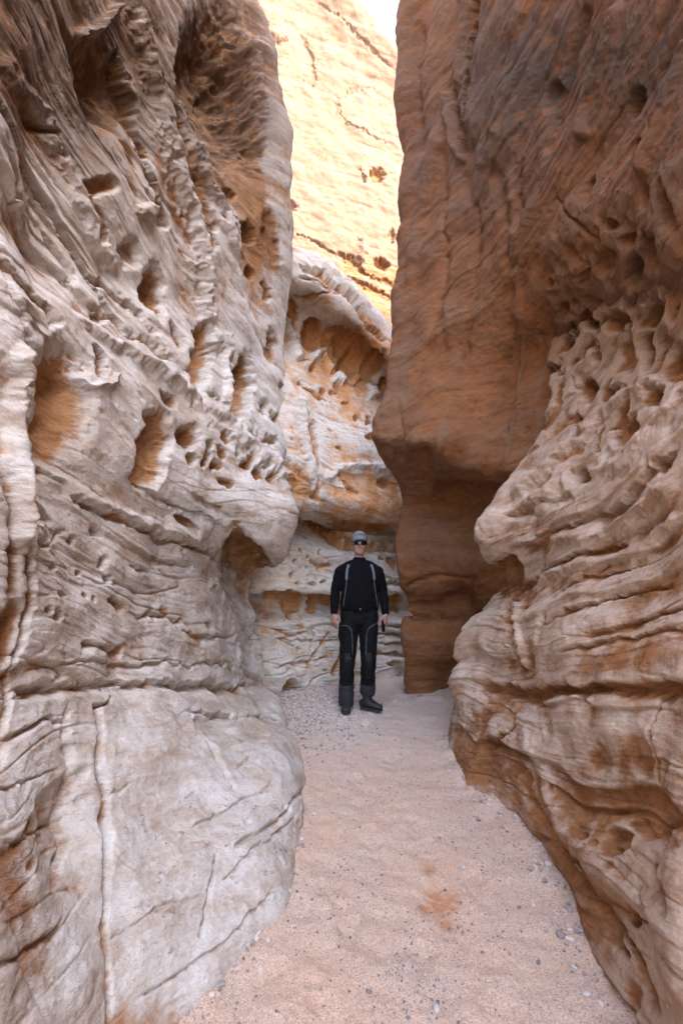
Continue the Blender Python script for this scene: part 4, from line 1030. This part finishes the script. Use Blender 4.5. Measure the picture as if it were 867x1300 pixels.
# head wear
def dome(c, rx, ry, rz, z0, name, mat, parent, th=.0):
    n, m = 40, 14; V_, F_ = [], []
    for j in range(m + 1):
        t = (math.pi / 2) * j / m
        for k in range(n):
            a = 2 * math.pi * k / n
            V_.append((c[0] + rx * math.cos(a) * math.cos(t) ** .8, c[1] + ry * math.sin(a) * math.cos(t) ** .8, z0 + rz * math.sin(t) ** 1.0))
    for j in range(m):
        for k in range(n): F_.append((j * n + k, j * n + (k + 1) % n, (j + 1) * n + (k + 1) % n, (j + 1) * n + k))
    F_.append(tuple(range(n - 1, -1, -1)))
    return fused(name, [([Vector(v) for v in V_], F_)], 0, mat, parent, 0)
capo = dome((0, .006, 0), .088, .108, .105, 1.700, 'cap', capd, man)
fp_ = dome((0, .004, 0), .0885, .109, .1065, 1.702, 'front_panel', capm, capo)
bm = bmesh.new(); bm.from_mesh(fp_.data); bmesh.ops.delete(bm, geom=[v for v in bm.verts if v.co.y > -.045 or v.co.z < 1.703], context='VERTS'); bm.to_mesh(fp_.data); bm.free()
nB_, mB_ = 17, 6; V_, F_ = [], []
for lay in (0, 1):
    for j in range(mB_ + 1):
        for k in range(nB_):
            a = R(-180 + 22 + (180 - 44) * k / (nB_ - 1)); f = j / mB_
            x = .086 * math.cos(a) * (1 + .02 * f); y = .006 + .104 * math.sin(a) - .062 * f * (math.sin(-a) ** .6)
            V_.append(Vector((x, y, 1.716 - .010 * f - 2.2 * x * x * (0.5 + f) + (.004 if lay else 0))))
q = (mB_ + 1) * nB_
for j in range(mB_):
    for k in range(nB_ - 1):
        i = j * nB_ + k
        F_.append((i, i + nB_, i + nB_ + 1, i + 1)); F_.append((q + i, q + i + 1, q + i + nB_ + 1, q + i + nB_))
for k in range(nB_ - 1): i = mB_ * nB_ + k; F_.append((i, q + i, q + i + 1, i + 1))
fused('brim', [(V_, F_)], 0, capd, capo, 0)
fused('button', [ball((0, .006, 1.806), .008, .008, .004)], 0, capd, capo, 0)
Tc = bvh(fp_)
for pts in ([(-.047, 1.772), (-.047, 1.747), (-.034, 1.747)], [(-.026, 1.773), (-.018, 1.747), (-.010, 1.773)], [(0, 1.747), (0, 1.773)], [(.010, 1.773), (.018, 1.748), (.026, 1.773)], [(.046, 1.770), (.034, 1.770), (.046, 1.750), (.034, 1.747)]):
    drape([Tc], pts, .0032, 'lettering', pad, capo, flat=.5, sub=3)
gl = fused('sunglasses', [loft([(Vector((.083 * math.sin(R(t)), .004 - .094 * math.cos(R(t)) - .012, 1.674 - .0035 * abs(math.sin(R(t))))), .021 * (1 - .35 * abs(math.sin(R(t))) ** 2) - (.007 if abs(t) < 8 else 0), .004, (0, 0, 1)) for t in range(-70, 71, 7)], 12)], 0, lens, man, 0)
for s_ in (-1, 1):
    fused('temple', [loft([(Vector((s_ * .080, -.03, 1.678)), .005, .002, (0, 0, 1)), (Vector((s_ * .083, .02, 1.678)), .004, .002, (0, 0, 1))], 6)], 0, pad, gl, 0)
fused('lips', [ball((0, -.0865, 1.607), .021, .006, .008, 12)], 0, simple_mat('lip_skin', (.34, .13, .10), .5, .1, 30), man, 0)
fused('hair', [loft([((0, .020, 1.665), .076, .086), ((0, .018, 1.705), .081, .096)], 24)], 0, hairm, man, 0, cut=lambda c: c.y < -.012)
# hydration pack: its bag behind the back, pale harness in front
pack = bpy.data.objects.new('backpack', None); C.objects.link(pack); pack.location = (MX, MY, MZ); pack.rotation_euler = (0, 0, R(5))
tag(pack, 'dark hydration pack worn on the man\'s back, pale harness straps over his shoulders', 'backpack')
fused('bag', [loft(rounded([((0, .175, 1.08), .095, .035), ((0, .185, 1.18), .125, .055), ((0, .175, 1.32), .120, .050), ((0, .160, 1.42), .085, .030)]), 20)], .006, packm, pack, 4, fold=.003)
for s_ in (-1, 1):
    top_ = [(s_ * .115, 1.452), (s_ * .128, 1.41), (s_ * .138, 1.35), (s_ * .140, 1.30)]
    drape([T_sh], top_, .014, 'shoulder_strap', strapm, pack, flat=.35)
    drape([T_sh], [(s_ * .138, 1.30), (s_ * .150, 1.20), (s_ * .168, 1.08), (s_ * .172, 1.03)], .003, 'webbing', strapm, pack, flat=.5)
    drape([T_sh], [(s_ * .115, 1.452), (s_ * .11, 1.462)], .016, 'shoulder_strap', strapm, pack, flat=.35, front=False)
pu = bpy.data.objects.new('pouch', None)
hp = RW + Vector((-.030, -.015, -.115))
pch = fused('pouch', [loft(rounded([(hp + Vector((0, 0, .045)), .024, .015, (.6, .8, 0)), (hp, .031, .018, (.6, .8, 0)), (hp + Vector((.004, 0, -.045)), .026, .015, (.6, .8, 0))]), 16)], 0, pad, None, 2)
bpy.data.objects.remove(pu)
pch.location = (MX, MY, MZ); pch.rotation_euler = (0, 0, R(5)); pch.name = 'pouch'
tag(pch, 'small black oval pouch held in the man\'s hand beside his thigh', 'pouch')
